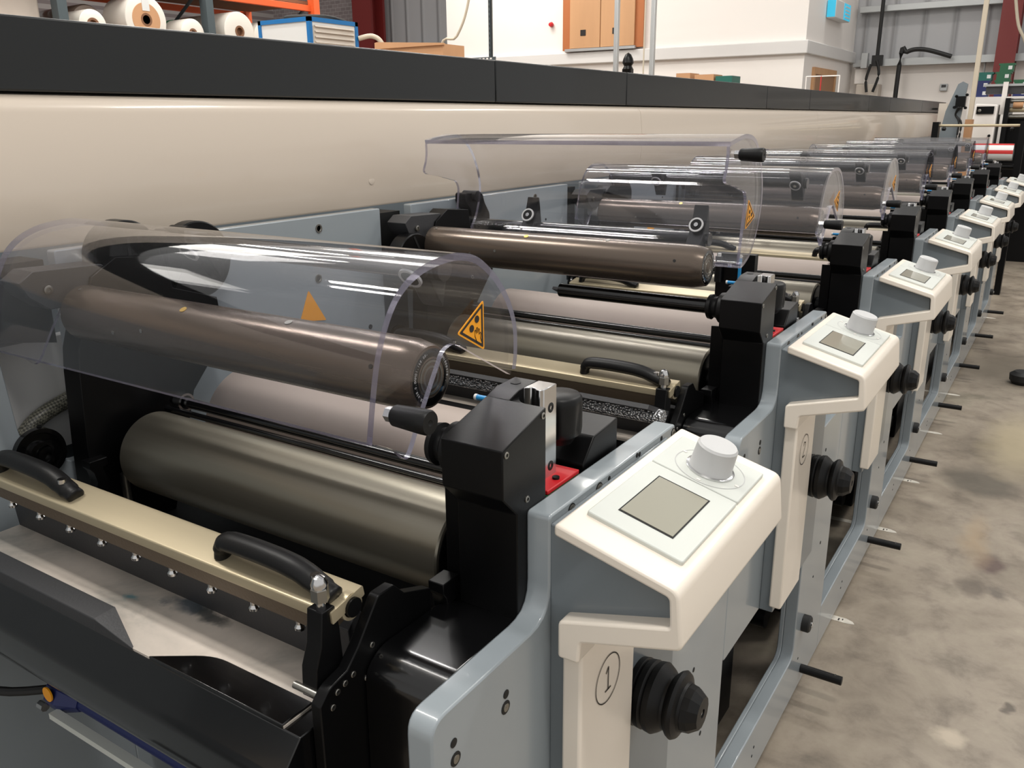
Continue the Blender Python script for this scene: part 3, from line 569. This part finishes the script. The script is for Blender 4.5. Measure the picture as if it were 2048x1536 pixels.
for x in (-.992, -.608):
    b = B(); prism(b, rnd([(.704, -.1305), (.722, -.134), (.765, -.143), (.778, -.160), (.774, -.180), (.7685, -.205), (.7600, -.1945), (.7485, -.1745), (.7290, -.1505)], 0, only={2: .008, 3: .008, 4: .006}), 'x', x-.015, x+.015)
    pd = part('hood_clamp', b, 'black_plastic', hood, bevel=.0015)
    c = Vector((.7305, -.1655)); nv = Vector((-.75, -.66))
    for (nm, m, r0, r1, h0, h1) in (('pad_ring', 'knob_grey', .0112, .0145, .0, .003), ('pad_disc', 'black_plastic', 0, .0112, .0, .0025), ('pad_screw', 'chrome', 0, .0042, .002, .004)):
        q = B(); SGN = 28; ax = Vector((0, nv.x, nv.y)); u = Vector((1, 0, 0)); v = ax.cross(u)
        def P3(r, t, h): return Vector((x, c.x, c.y))+ax*h+u*r*math.cos(t)+v*r*math.sin(t)
        rr = [(r0, h0), (r0, h1), (r1, h1), (r1, h0)] if r0 else [(r1, h0), (r1, h1)]
        rn = [[q.verts.new(P3(r, t*2*PI/SGN, h)) for t in range(SGN)] for r, h in rr]
        for aa, bb in zip(rn, rn[1:]+([rn[0]] if r0 else [])):
            for i in range(SGN): q.faces.new((aa[i], aa[(i+1) % SGN], bb[(i+1) % SGN], bb[i]))
        if not r0: q.faces.new(rn[-1])
        part(nm, q, m, hood)
b = B(); prism(b, rnd([(.800, -.152), (.868, -.158), (.874, -.178), (.895, -.205), (.892, -.25), (.80, -.25), (.825, -.218), (.820, -.19), (.80, -.172)], .008), 'x', -1.168, -1.140); ha = part('hinge_arm', b, 'black_metal', bevel=.002)
b = B(); cyl(b, 'x', .835, -.162, .0125, -1.168, -1.13, 24); part('hinge_boss', b, 'black_plastic', ha)

# ------------------------------------------------------------------ repeat the unit along the press
def tree(o, parent=None):
    c = o.copy(); C.objects.link(c)
    if parent is not None: c.parent = parent
    for ch in list(o.children): tree(ch, c)
    return c
def sub(o, name): return [c for c in o.children if c.name.split('.')[0] == name]
words = ['second', 'third', 'fourth', 'fifth', 'sixth', 'seventh', 'farthest']
units = [unit]
for k in range(1, 8):
    c = tree(unit); c.location.y += P*k; units.append(c)
    c['label'] = ('second printing unit, white post numbered 2, clear hood swung open over the rear' if k == 1 else
                  words[k-1]+' printing unit'+(' from the camera' if k < 7 else ' at the far end of the row')+', clear hood closed')
    for pst in sub(c, 'numbered_post'):
        if k == 1:
            for d in sub(pst, 'number_mark'):
                me = obj('tmp', digit('2'), 'ink_black', unit); d.data = me.data; d.location = me.location-Vector((0, 0, 0)) if False else d.location
                for v in d.data.vertices: v.co += me.location
                bpy.data.objects.remove(me)
        else:
            for d in list(pst.children): bpy.data.objects.remove(d)
    for d in sub(c, 'drive_disc'):
        for q in list(d.children): bpy.data.objects.remove(q)
        bpy.data.objects.remove(d)
    if k == 2:
        for h in sub(c, 'safety_hood'): h.rotation_euler[0] = math.radians(-4)
    if k == 1:
        for h in sub(c, 'safety_hood'): h.rotation_euler[0] = math.radians(-69)
b = B(); lathe(b, 'x', .575+P, -.272, [(-1.135, .055), (-1.133, .057), (-1.105, .057), (-1.103, .055)], 56); dd = obj('drive_disc', b, 'black_metal', units[1]); obj('disc_slot', prism(B(), [(.568+P, -.222), (.573+P, -.220), (.592+P, -.252), (.587+P, -.254)], 'x', -1.1035, -1.1022), 'black_deep', dd)
obj('disc_bearing', lathe(B(), 'x', .625+P, -.275, [(-1.104, .016), (-1.098, .016), (-1.098, .011), (-1.104, .010)], 28), 'steel', dd)
fp_ = obj('fitting_panel', box(B(), -.60, -.52, 1.70, 1.72, -.42, -.262), 'black_metal', units[1], bevel=.001)
for x, m in ((-.592, 'black_plastic'), (-.548, 'blue')):
    obj('air_fitting', cyl(B(), 'z', x, 1.693, .0035 if m == 'blue' else .008, -.32, -.268, 14), m, fp_); obj('fitting_collar', cyl(B(), 'z', x, 1.693, .0038, -.268, -.262, 14), 'white_sheet', fp_)
# black mandrel shaft in the open unit
b = B(); cyl(b, 'x', .634+P, -.310, .0125, -.80, -.504, 24); obj('mandrel_shaft', b, 'black_gloss', units[1])

# ------------------------------------------------------------------ pieces before unit one at the left
pv = thing('infeed_side_plate', prism(B(), rnd([(-.1, -.166), (.548, -.166), (.548, -.30), (.556, -.42), (.62, -.47), (.645, -.47), (.645, -1.25), (-.1, -1.25)], 0, only={1: .004, 3: .02, 4: .01}), 'x', -1.19, -1.1705), 'grey_paint', 'grey infeed side plate left of the nearest unit, partly cut off', 'machine side plate', bevel=.0015)
b = B(); lathe(b, 'x', .575, -.440, [(-1.170, .036), (-1.160, .036), (-1.160, .030), (-1.164, .028), (-1.164, .018), (-1.157, .017), (-1.157, .014), (-1.163, .013), (-1.163, 0)], 48); obj('coupling', b, 'black_gloss', pv)
for (y, z) in ((.583, -.405), (.612, -.452)): lathe(b := B(), 'x', y, z, [(-1.1706, .004), (-1.170, .004)], 12); obj('bolt_hole', b, 'black_deep', pv)
thing('back_plate', box(B(), -1.2615, -1.240, .50, .86, -.47, -.30), 'white_sheet', 'pale grey plate glimpsed through the gap left of the nearest rollers', 'plate')
b = B(); tube(b, spl([(-1.225, .56, -.47), (-1.225, .60, -.418), (-1.225, .66, -.395), (-1.225, .73, -.385)], 6), .012, 16); thing('braided_hose', b, 'braid', 'braided metal hose looping in the gap at the left', 'hose')
# blue web guide below the tray
g = empty('web_guide', (-.8, .45, .66), 'dark blue tubular web guide with grey bars beneath the nearest ink tray', 'web guide')
def ln3(a, b, r, seg=16, sq=1.): return tube(B(), [a, b], r, seg, sq)
obj('guide_tube', ln3((-.98, .470, -.70), (-.55, .470, -.70), .010), 'navy', g)
b = B(); lathe(b, 'x', .470, -.70, [(-1.012, .02), (-1.007, .024), (-.985, .024), (-.965, .016), (-.955, .012)], 8); gc = obj('guide_head', b, 'navy', g, ang=20)
b = B(); lathe(b, 'y', -.994, -.688, [(.4475, .010), (.4455, .010)], 20); obj('round_badge', b, 'sign_yellow', gc, label='orange round badge')
for (y, z) in ((.445, -.712), (.497, -.695)): obj('guide_bar', box(B(), -.985, -.52, y-.006, y+.006, z-.004, z+.004), 'panel_grey', g)
for i, x in enumerate((-1.047, -1.03, -1.015)): obj('guide_bolt', lathe(B(), 'x', .448+i*.018, -.715+i*.014, [(-1.022, .006), (-1.010, .006)], 8), 'chrome', g)
b = B(); tube(b, spl([(-1.01, .47, -.70), (-1.09, .42, -.70), (-1.13, .42, -.64), (-1.10, .45, -.59), (-1.03, .47, -.62)], 6), .006, 10); obj('guide_cable', b, 'rubber', g)
thing('cross_bar', box(B(), -1.0, -.5, .33, .37, -.93, -.90), 'black_metal', 'black cross bar low beneath the nearest tray', 'bar')

# ------------------------------------------------------------------ floor tape and small bits
tp = [(2.18, 1), (2.86, 2), (3.34, 3), (3.96, 4), (4.60, 5), (6.62, 6)]
nms = ['nearest', 'second', 'third', 'fourth', 'fifth', 'farthest']
for y, i in tp:
    b = B(); y = y if i > 1 else 2.22
    prism(b, [(-.60, y-.012), (-.345, y-.012), (-.328, y-.006), (-.334, y+.004), (-.352, y+.012), (-.60, y+.012)], 'z', FL+.0003, FL+.0011)
    t = thing('floor_tape', b, 'tape_white', nms[i-1]+' white tape strip sticking out on the floor beside the machine base', 'tape', 'tape strips on the floor')
    if i < 4:
        b = B(); box(b, -.372, -.368, y-.008, y+.004, FL+.0011, FL+.0014); box(b, -.362, -.359, y-.002, y+.006, FL+.0011, FL+.0014); obj('pen_mark', b, 'ink_black', t)
b = B(); lathe(b, 'z', -.085, 4.99, [(FL, .045), (FL+.02, .06), (FL+.05, .062), (FL+.066, .04), (FL+.068, 0)], 32); ft = thing('rubber_foot', b, 'rubber', 'black round rubber foot standing on the aisle floor at the right edge', 'foot')

# ------------------------------------------------------------------ far end: unwinder stand, cabinet, pole, column, crates
st = empty('unwind_stand', (-.69, 7.6, 0), 'black unwind stand with a rail across, behind the last printing unit', 'stand')
for x in (-.99, -.40): obj('stand_post', box(B(), x-.022, x+.022, 7.55, 7.65, FL, -.035), 'black_metal', st)
obj('cross_rail', cyl(B(), 'x', 7.6, -.062, .010, -.99, -.40, 16), 'champagne', st)
for x in (-.93, -.47): obj('rail_stop', lathe(B(), 'z', x, 7.57, [(-.10, .012), (-.085, .016), (-.07, .008)], 12), 'black_plastic', st)
b = B(); cyl(b, 'x', 7.6, -.255, .062, -.72, -.44, 40); ru = thing('banded_roll', b, 'white_sheet', 'white roll with red bands on the unwind stand', 'roll')
for (t0, t1) in ((95, 125), (165, 190)):
    b = B(); v = [[b.verts.new((x, 7.6+.0625*math.cos(math.radians(t)), -.255+.0625*math.sin(math.radians(t)))) for t in range(t0, t1+1, 5)] for x in (-.72, -.44)]
    for i in range(len(v[0])-1): b.faces.new((v[0][i], v[0][i+1], v[1][i+1], v[1][i]))
    obj('red_band', b, 'red_film', ru)
thing('unwind_shaft', cyl(B(), 'x', 7.6, -.36, .02, -.967, -.423, 16), 'black_metal', 'black shaft below the banded roll on the unwind stand', 'shaft')
# slitter at the far right
sl_ = empty('slitting_machine', (-.3, 9.4, 0), 'dark slitting machine with silver rollers at the right edge behind the stand', 'machine')
obj('machine_frame', box(B(), -.66, -.62, 9.2, 9.7, FL, .16), 'black_metal', sl_); obj('machine_body', box(B(), -.66, .4, 9.45, 9.7, FL, .02), 'black_metal', sl_)
obj('side_wheel', lathe(B(), 'y', -.28, -.20, [(9.10, .10), (9.14, .12), (9.18, .12)], 40), 'charcoal_steel', sl_)
for (z, r, m) in ((.245, .02, 'steel'), (.135, .02, 'steel'), (.06, .022, 'champagne'), (.0, .018, 'steel')): obj('machine_roller', cyl(B(), 'x', 9.35, z, r, -.64, .4, 20), m, sl_)
obj('paper_core', cyl(B(), 'x', 9.30, .10, .025, -.60, -.52, 20), 'card', sl_); obj('white_arm', box(B(), -.70, -.66, 9.25, 9.29, .02, .30), 'white_paint', sl_); obj('top_plate', box(B(), -.86, .4, 9.3, 9.6, .265, .285), 'galv', sl_); obj('control_strip', box(B(), -.84, .4, 9.32, 9.5, .20, .265), 'charcoal_steel', sl_)
# stacked crates on the shelf
sh = thing('crate_shelf', box(B(), -1.08, .3, 10.35, 10.7, FL, .195), 'white_paint', 'pale storage cupboard behind the slitting machine carrying crates', 'cupboard')
cr = [(-.98, .195, 'navy', 'blue'), (-.98, .275, 'navy', 'blue'), (-.96, .355, 'teal_bin', 'green'), (-.80, .195, 'navy', 'blue'), (-.80, .275, 'green', 'green'), (-.80, .355, 'green', 'green'), (-.78, .435, 'green', 'green'), (-.63, .195, 'navy', 'blue'), (-.63, .275, 'green', 'green')]
lv = ['bottom', 'second from bottom', 'third from bottom', 'top']
for i, (x, z, m, c) in enumerate(cr):
    stack = 'left stack' if x < -.9 else ('middle stack' if x < -.7 else 'right stack')
    b = B(); q = [(x-.06, x+.06, z, z+.062), (x-.072, x+.072, z+.062, z+.08)]
    for a0, a1, z0, z1 in q: box(b, a0, a1, 10.4, 10.58, z0, z1)
    t = thing('plastic_crate', b, m, c+' plastic crate, '+lv[round((z-.195)/.08)]+' of the '+stack+' at the far right', 'crate', 'crates stacked at the far right')
    obj('crate_label', box(B(), x+.015, x+.05, 10.397, 10.3995, z+.02, z+.055), 'white_sheet', t)
# white cabinet
cb = empty('compressor_cabinet', (-.86, 9.3, 0), 'white upright cabinet with black gauge panel and slanted front', 'cabinet')
obj('cabinet_body', prism(B(), rnd([(-1.0, FL), (-.72, FL), (-.71, .105), (-.89, .115)], 0), 'y', 9.15, 9.6), 'white_paint', cb, bevel=.01)
gp = obj('gauge_panel', box(B(), -.875, -.735, 9.135, 9.149, .025, .09), 'black_metal', cb); obj('gauge', lathe(B(), 'y', -.85, .055, [(9.136, .014), (9.130, .014), (9.129, .011)], 24), 'steel', gp)
obj('cabinet_knob', lathe(B(), 'y', -.745, -.165, [(9.15, .012), (9.14, .012)], 16), 'black_plastic', cb)
# slim pale pole from floor to ceiling
b = B(); box(b, -.925, -.885, 8.98, 9.02, FL, 3.6); thing('service_pole', b, 'hose', 'pale square service pole rising behind the cabinet', 'pole', bevel=.004)
# grey column with black bracket
gc = empty('equipment_column', (-1.03, 8.6, 0), 'grey steel column with black clamp and dangling cables', 'column')
obj('column_body', prism(B(), [(-1.14, -.55), (-.98, -.55), (-.915, .27), (-.955, .29), (-.99, .27), (-1.06, .05)], 'y', 8.58, 8.62), 'grey_paint_dark', gc)
obj('column_leg', box(B(), -1.12, -1.0, 8.57, 8.63, FL, -.55), 'grey_paint_dark', gc)
b = B(); box(b, -.985, -.91, 8.52, 8.58, .08, .17)
for sx, sz in ((-.985, .17), (-.905, .18), (-.99, .08), (-.905, .075)): lathe(b, 'y', sx, sz, [(8.52, .012), (8.56, .012)], 10)
obj('clamp', b, 'black_metal', gc)
for dx in (0, .018): b = B(); tube(b, spl([(-.955+dx, 8.51, .08), (-.975, 8.55, .02), (-.94+dx, 8.55, -.05), (-.945+dx, 8.55, -.22)], 6), .008, 8); obj('cable', b, 'rubber', gc)
thing('upright_board', box(B(), -1.16, -1.09, 8.9, 8.93, FL, .12), 'pale_box', 'tan board leaning behind the grey column', 'board')
thing('carton', box(B(), -.915, -.86, 8.75, 8.9, FL, -.02), 'card', 'small brown carton stack beside the white cabinet', 'box')

# wall pipes, cabinets on far wall
b = B(); cyl(b, 'z', -2.27, 11.66, .022, .6, 3.6, 10); thing('black_conduit', b, 'rubber', 'black vertical conduit running up the cladding wall', 'pipe')
b = B(); tube(b, spl([(-2.0, 11.6, FL), (-2.0, 11.6, .60), (-1.93, 11.6, .74), (-1.75, 11.6, .76), (-1.45, 11.6, .67)], 6), .026, 10); thing('black_hose', b, 'rubber', 'thick black hose rising from the floor and bending right along the cable tray', 'hose')
b = B(); tube(b, spl([(-2.32, 11.6, .62), (-2.36, 11.6, .45), (-2.34, 11.6, .30)], 5), .016, 8); tube(b, spl([(-2.26, 11.6, .66), (-2.22, 11.6, .5), (-2.27, 11.6, .30)], 5), .016, 8); box(b, -2.32, -2.2, 11.6, 11.66, .60, .72); thing('cable_bundle', b, 'rubber', 'black cable bundle dropping from the cable tray into the wall box', 'cable')
thing('wall_cabinet', box(B(), -2.48, -2.22, 11.66, 11.87, FL, .395), 'pale_box', 'pale metal cabinet below the black cable bundle', 'cabinet', bevel=.01)
thing('wall_cabinet', box(B(), -2.62+.09, -2.40, 11.74, 11.875, .40, .58), 'white_paint', 'small white wall box just right of the office door', 'wall box', bevel=.01)
thing('grey_conduit_box', box(B(), -2.44, -2.37, 11.60, 11.69, .58, .75), 'galv', 'grey vertical bracket on the cable tray left of the black conduit', 'bracket')
t = thing('thermostat', box(B(), -1.56, -1.48, 11.84, 11.878, .30, .38), 'galv', 'small grey thermostat on the white far wall', 'thermostat', bevel=.005); obj('thermostat_display', box(B(), -1.545, -1.495, 11.835, 11.84, .34, .37), 'charcoal_steel', t)
b = B(); cyl(b, 'z', -1.11, 11.78, .012, FL, .60, 8); thing('thin_conduit', b, 'galv', 'thin grey conduit down the white far wall', 'pipe')
b = B(); box(b, -1.0, -.80, 11.55, 11.6, FL, 3.0); box(b, -1.0, -.80, 11.8, 11.85, FL, 3.0); box(b, -.91, -.89, 11.6, 11.8, FL, 3.0); thing('red_column', b, 'red_steel', 'dark red steel stanchion at the right of the far wall', 'column')
b = B(); box(b, -10.45, -10.05, 11.35, 11.40, FL, 3.2); box(b, -10.45, -10.05, 11.65, 11.70, FL, 3.2); box(b, -10.27, -10.23, 11.40, 11.65, FL, 3.2); thing('red_column', b, 'red_steel', 'dark red steel stanchion by the block wall left of the office', 'column')
b = B(); tube(b, spl([(-.88, 11.3, 1.3), (-.80, 11.3, .95), (-.70, 11.3, .75), (-.64, 11.3, .45)], 5), .016, 8); thing('pale_hose', b, 'hose', 'pale hose curving down in front of the right red stanchion', 'hose')
thing('wall_purlin', box(B(), -9.55, -7.4, 11.74, 11.895, 1.13, 1.22), 'galv', 'grey purlin on the cladding left of the office', 'purlin')
# exit sign
ex = thing('exit_sign', box(B(), -2.598, -2.50, 10.38, 11.05, 1.05, 1.24), 'white_sheet', 'lit cyan sign box on the office side wall', 'sign', bevel=.01)
obj('lit_face', box(B(), -2.50, -2.494, 10.75, 11.04, 1.06, 1.23), 'cyan_glow', ex); obj('lit_face', box(B(), -2.59, -2.505, 10.365, 10.38, 1.06, 1.23), 'cyan_glow', ex)
b = B()
for k in range(4): box(b, -2.494, -2.491, 10.79, 11.0, 1.08+k*.036, 1.094+k*.036)
obj('sign_marks', b, 'white_sheet', ex)
# office wall hatch, alarm
hc = empty('wall_hatch', (-4.95, 9.62, EYE+.8), 'two-leaf timber hatch with black pulls high on the office wall', 'hatch')
obj('hatch_frame', box(B(), -5.47, -4.42, 9.60, 9.655, .80, 1.75), 'timber_dark', hc)
for x0, x1, hx in ((-5.36, -4.96, -5.18), (-4.95, -4.52, -4.76)):
    lf = obj('hatch_leaf', box(B(), x0, x1, 9.575, 9.598, .82, 1.75), 'timber', hc); obj('pull_plate', box(B(), hx-.035, hx+.035, 9.57, 9.574, .955, 1.02), 'ink_black', lf)
obj('hatch_sill', box(B(), -5.42, -4.5, 9.56, 9.598, .785, .815), 'galv', hc)
thing('fire_alarm', lathe(B(), 'y', -5.65, 1.11, [(9.655, .022), (9.63, .03), (9.60, .02), (9.595, 0)], 20), 'red', 'small red fire alarm button on the white office wall', 'alarm')
# slotted angle post and bracket behind the cover
b = B(); box(b, -5.80, -5.765, 8.5, 8.505, FL, 2.2); box(b, -5.77, -5.765, 8.5, 8.535, FL, 2.2); ap = thing('slotted_post', b, 'rack_steel', 'grey slotted angle post in front of the white office wall', 'post')
for k in range(26): obj('slot', box(B(), -5.79, -5.782, 8.497, 8.4995, .55+k*.05, .575+k*.05), 'black_deep', ap)
b = B(); box(b, -6.2, -5.7, 8.48, 8.495, .655, .69); sb_ = thing('slotted_rail', b, 'rack_steel', 'short horizontal slotted rail fixed to the angle post', 'rail')
for k in range(9): obj('slot', box(B(), -6.17+k*.05, -6.145+k*.05, 8.477, 8.4795, .665, .68), 'white_paint', sb_)
b = B(); tube(b, spl([(-6.3, 8.2, FL), (-6.28, 8.2, .66), (-6.02, 8.2, .90), (-5.85, 8.2, 1.25), (-5.72, 8.2, 2.0)], 6), .014, 8); thing('pale_cable', b, 'hose', 'pale cable sweeping up left of the slotted post', 'cable')
# gantry frame
ga = empty('pipe_gantry', (-4.0, 8.6, 0), 'grey square-tube gantry frame standing behind the cover', 'frame')
for x in (-4.26, -3.85): obj('gantry_leg', box(B(), x-.022, x+.022, 8.58, 8.63, FL, 1.25), 'galv', ga, bevel=.004)
obj('gantry_beam', box(B(), -4.3, -3.8, 8.58, 8.63, 1.20, 1.25), 'galv', ga, bevel=.004)
b = B(); cyl(b, 'z', -3.92, 8.55, .008, FL, 1.2, 8); obj('drop_cord', b, 'hose', ga)
b = B(); lathe(b, 'z', -4.07, 8.5, [(.45, .03), (.50, .055), (.53, .04), (.56, .06), (.60, .05), (.64, .03), (.66, 0)], 16); box(b, -4.12, -4.02, 8.47, 8.53, FL, .5); thing('motor_unit', b, 'black_metal', 'small black motor beside the left gantry leg', 'motor')
for i, (x0, x1, z1, m, lab) in enumerate([(-3.62, -3.47, .45, 'card', 'flat brown carton behind the cover, right of the gantry'), (-3.42, -3.22, .43, 'card', 'long flat brown carton between the other carton and the teal one'), (-3.20, -3.03, .41, 'teal_bin', 'flat teal box on the pile behind the cover')]):
    thing('flat_box', box(B(), x0, x1, 8.7, 8.95, FL, z1), m, lab, 'box')
wr = empty('wire_rack', (-2.2, 8.9, 0), 'thin white wire rack in front of the office wall', 'rack')
for x in (-2.36, -2.22, -2.05): obj('rack_wire', cyl(B(), 'z', x, 8.9, .006, FL, .39, 8), 'red_film' if x == -2.22 else 'white_paint', wr)
obj('rack_top', cyl(B(), 'x', 8.9, .385, .006, -2.36, -2.05, 8), 'white_paint', wr)

# ------------------------------------------------------------------ pallet racking at the left
K = 1.667
rk = empty('pallet_rack', (-7.4, 5.2, 0), 'orange and grey pallet racking filled with wrapped rolls', 'racking')
for y in (2.6, 4.2, 5.62, 6.98):
    m = 'rack_steel'
    for x in (-8.0, -6.96): obj('upright', box(B(), x-.045, x+.045, y-.04, y+.04, FL, 2.6), m if y < 6.9 else 'orange_steel', rk)
    for k in range(4): obj('brace', tube(B(), [(-7.95, y, -1+k*.8), (-7.0, y, -.4+k*.8)], .015, 8), m, rk)
for z in (.64, 1.10):
    for x in (-8.0, -6.98): obj('beam', box(B(), x-.02, x+.02, 2.6, 7.0, z-.045 if z < 1 else z, z+.06 if z > 1 else z+.01), 'orange_steel', rk, bevel=.004)
obj('deck', box(B(), -7.98, -7.0, 2.6, 7.0, .60, .655), 'rack_steel', rk)
obj('deck', box(B(), -7.98, -7.0, 2.6, 7.0, 1.17, 1.20), 'card_dark', rk)
rolls = [(2.97*K, .55*K, .20, .115, 'film_white', 'big wrapped white roll with open core, second from left'), (3.57*K, .545*K, .178, .04, 'film_white', 'large white roll with dark core, right of the grey upright'), (3.25*K, .47*K, .125, .04, 'film_white', 'low wrapped roll with green band beside the grey upright'), (2.67*K, .475*K, .12, .05, 'film_white', 'small white wrapped roll at the left of the rack'), (3.80*K, .52*K, .15, .02, 'film_white', 'white wrapped roll partly behind the blue chiller')]
for i, (y, z, r, cr_, m, lab) in enumerate(rolls):
    z = .655+r+.001 if False else z-.0
    zc = max(z, .655+r)
    if i in (0, 1, 2, 3, 4): zc = .655+r
    x1 = -6.93 if i != 4 else -7.0; b = B(); core = .042 if i != 2 else .03
    lathe(b, 'x', y, zc, [(x1-(.33 if i in (0, 3) else .85), r*.97), (x1-.02, r), (x1-.004, r*.985), (x1, r*.93), (x1, core), (x1-.10, core)], 48)
    t = thing('wrapped_roll', b, m, lab, 'roll', 'rolls on the pallet rack')
    obj('cardboard_core', lathe(B(), 'x', y, zc, [(x1-.03, core+.012), (x1+.004, core+.012), (x1+.004, core-.006), (x1-.06, core-.008), (x1-.06, 0)], 32), 'card_dark', t)
    if i == 0: obj('label', box(B(), x1+.001, x1+.006, y-.03, y+.04, zc+.07, zc+.17), 'white_sheet', t); obj('core_face', lathe(B(), 'x', y, zc, [(x1, r*.68), (x1+.003, r*.67), (x1+.003, core+.01), (x1, core+.01)], 40), 'card', t)
    if i == 2: obj('green_band', lathe(B(), 'x', y, zc, [(x1-.28, r+.001), (x1-.28, r+.004), (x1-.25, r+.004), (x1-.25, r+.001)], 40), 'green', t)
b = B(); lathe(b, 'x', 2.78*K, .655+.16, [(-7.98, .15), (-7.3, .16), (-7.28, .15), (-7.28, 0)], 40); thing('brown_roll', b, 'film_brown', 'brown film-wrapped roll lying behind the big white roll', 'roll')
for i, (y0, y1, m, lab) in enumerate([(2.66, 3.12, 'pale_box', 'pale wrapped carton stack at the left end of the rack'), (3.16, 3.62, 'pale_box', 'pale wrapped carton stack with a paper label'), (3.66, 4.12, 'pale_box', 'pale wrapped carton stack beside the grey rack upright')]):
    t = thing('wrapped_cartons', box(B(), -7.9, -7.1, y0, y1, .656, 1.16), m, lab, 'cartons', bevel=.02)
    if i == 1: obj('paper_label', box(B(), -7.098, -7.094, y0+.1, y0+.25, .80, .98), 'white_sheet', t)
for i in range(5):
    b = B(); rr_ = .13+.03*(i % 2); lathe(b, 'x', 4.5+i*.5, 1.201+rr_, [(-7.9, rr_), (-7.05, rr_), (-7.04, .05), (-7.2, .05)], 32); thing('wrapped_roll', b, 'film_brown' if i % 2 else 'film_white', ['first', 'second', 'third', 'fourth', 'fifth'][i]+' wrapped roll on the upper rack shelf', 'roll', 'rolls on the upper shelf')
# blue framed chiller
ch = empty('blue_chiller', (-5.96, 5.9, 0), 'blue-framed white chiller with louvred grille in front of the rack', 'chiller')
x0, x1, y0, y1, z0, z1 = -6.28, -5.65, 5.6, 6.2, .30, .855
obj('white_panel', box(B(), x0+.01, x1-.01, y0+.01, y1-.01, z0, z1-.01), 'white_sheet', ch)
b = B(); t_ = .035
for x in (x0, x1-t_):
    for y in (y0, y1-t_): box(b, x, x+t_, y, y+t_, FL, z1)
for y in (y0, y1-t_):
    for z in (z0, z1-t_): box(b, x0, x1, y, y+t_, z, z+t_)
for x in (x0, x1-t_):
    for z in (z0, z1-t_): box(b, x, x+t_, y0, y1, z, z+t_)
obj('blue_frame', b, 'blue_frame', ch)
gl = obj('grille_back', box(B(), x1-.012, x1-.004, y0+.05, y1-.05, z0+.05, z1-.07), 'pale_box', ch)
b = B()
for k in range(11): z = z0+.07+k*.042; prism(b, [(x1-.004, z), (x1+.012, z-.012), (x1+.012, z-.008), (x1-.004, z+.006)], 'y', y0+.06, y1-.06)
obj('grille_louvre', b, 'pale_box', ch)
b = B(); tube(b, spl([(x0+.2, y0+.15, z1), (x0+.22, y0+.15, z1+.035), (x1-.1, y0+.3, z1+.03), (x1-.05, y1-.1, z1)], 6), .014, 8); obj('top_cable', b, 'rubber', ch)
b = B(); tube(b, spl([(x1+.0, y1+.0, .72), (x1+.10, y1+.08, .74), (x1+.17, y1+.13, .66), (x1+.19, y1+.15, .40)], 6), .022, 10); obj('water_hose', b, 'hose', ch)
obj('valve_wheel', lathe(B(), 'x', y1+.12, .58, [(x1-.02, .06), (x1+.05, .06)], 20), 'rubber', ch)
bx = empty('long_carton', (-4.9, 6.1, 0), 'long brown cardboard carton lying behind the cover', 'carton')
obj('carton_body', box(B(), -5.25, -4.55, 6.0, 6.3, .50, .61), 'card', bx); obj('carton_stand', box(B(), -5.2, -4.6, 6.02, 6.28, FL, .50), 'card_dark', bx)
obj('carton_flap', prism(B(), [(-5.27, .60), (-4.54, .60), (-4.54, .615), (-5.24, .655), (-5.27, .65)], 'y', 5.98, 6.02), 'card', bx)

# ------------------------------------------------------------------ roof lights
for x0, y0, wh_ in ((-7.6, -1.6, 'near the camera end'), (-7.6, 2.6, 'over the middle of the rack'), (-7.6, 6.8, 'toward the office wall')):
    sk = thing('roof_light', box(B(), x0, x0+2.4, y0, y0+1.5, 4.40-EYE, 4.43-EYE), 'sky_white', 'broad bright roof light panel '+wh_, 'roof light')
# ------------------------------------------------------------------ roof lamps
for i, (x, y) in enumerate(lamps):
    side_ = 'left' if x < -5 else ('middle' if x < -1 else 'right')
    L = empty('ceiling_lamp', (x, y, 4.4), 'long white roof lamp, %s row, %s' % (side_, ['nearest', 'nearest', 'second', 'second', 'third', 'third', 'nearer one', 'farther one', 'farthest'][i]), 'lamp', 'roof lamps over the hall')
    obj('lamp_housing', box(B(), x-.78, x+.78, y-.14, y+.14, 4.40-EYE, 4.46-EYE), 'white_paint', L)
    obj('lamp_diffuser', box(B(), x-.75, x+.75, y-.11, y+.11, 4.38-EYE, 4.399-EYE), 'lamp_white', L)
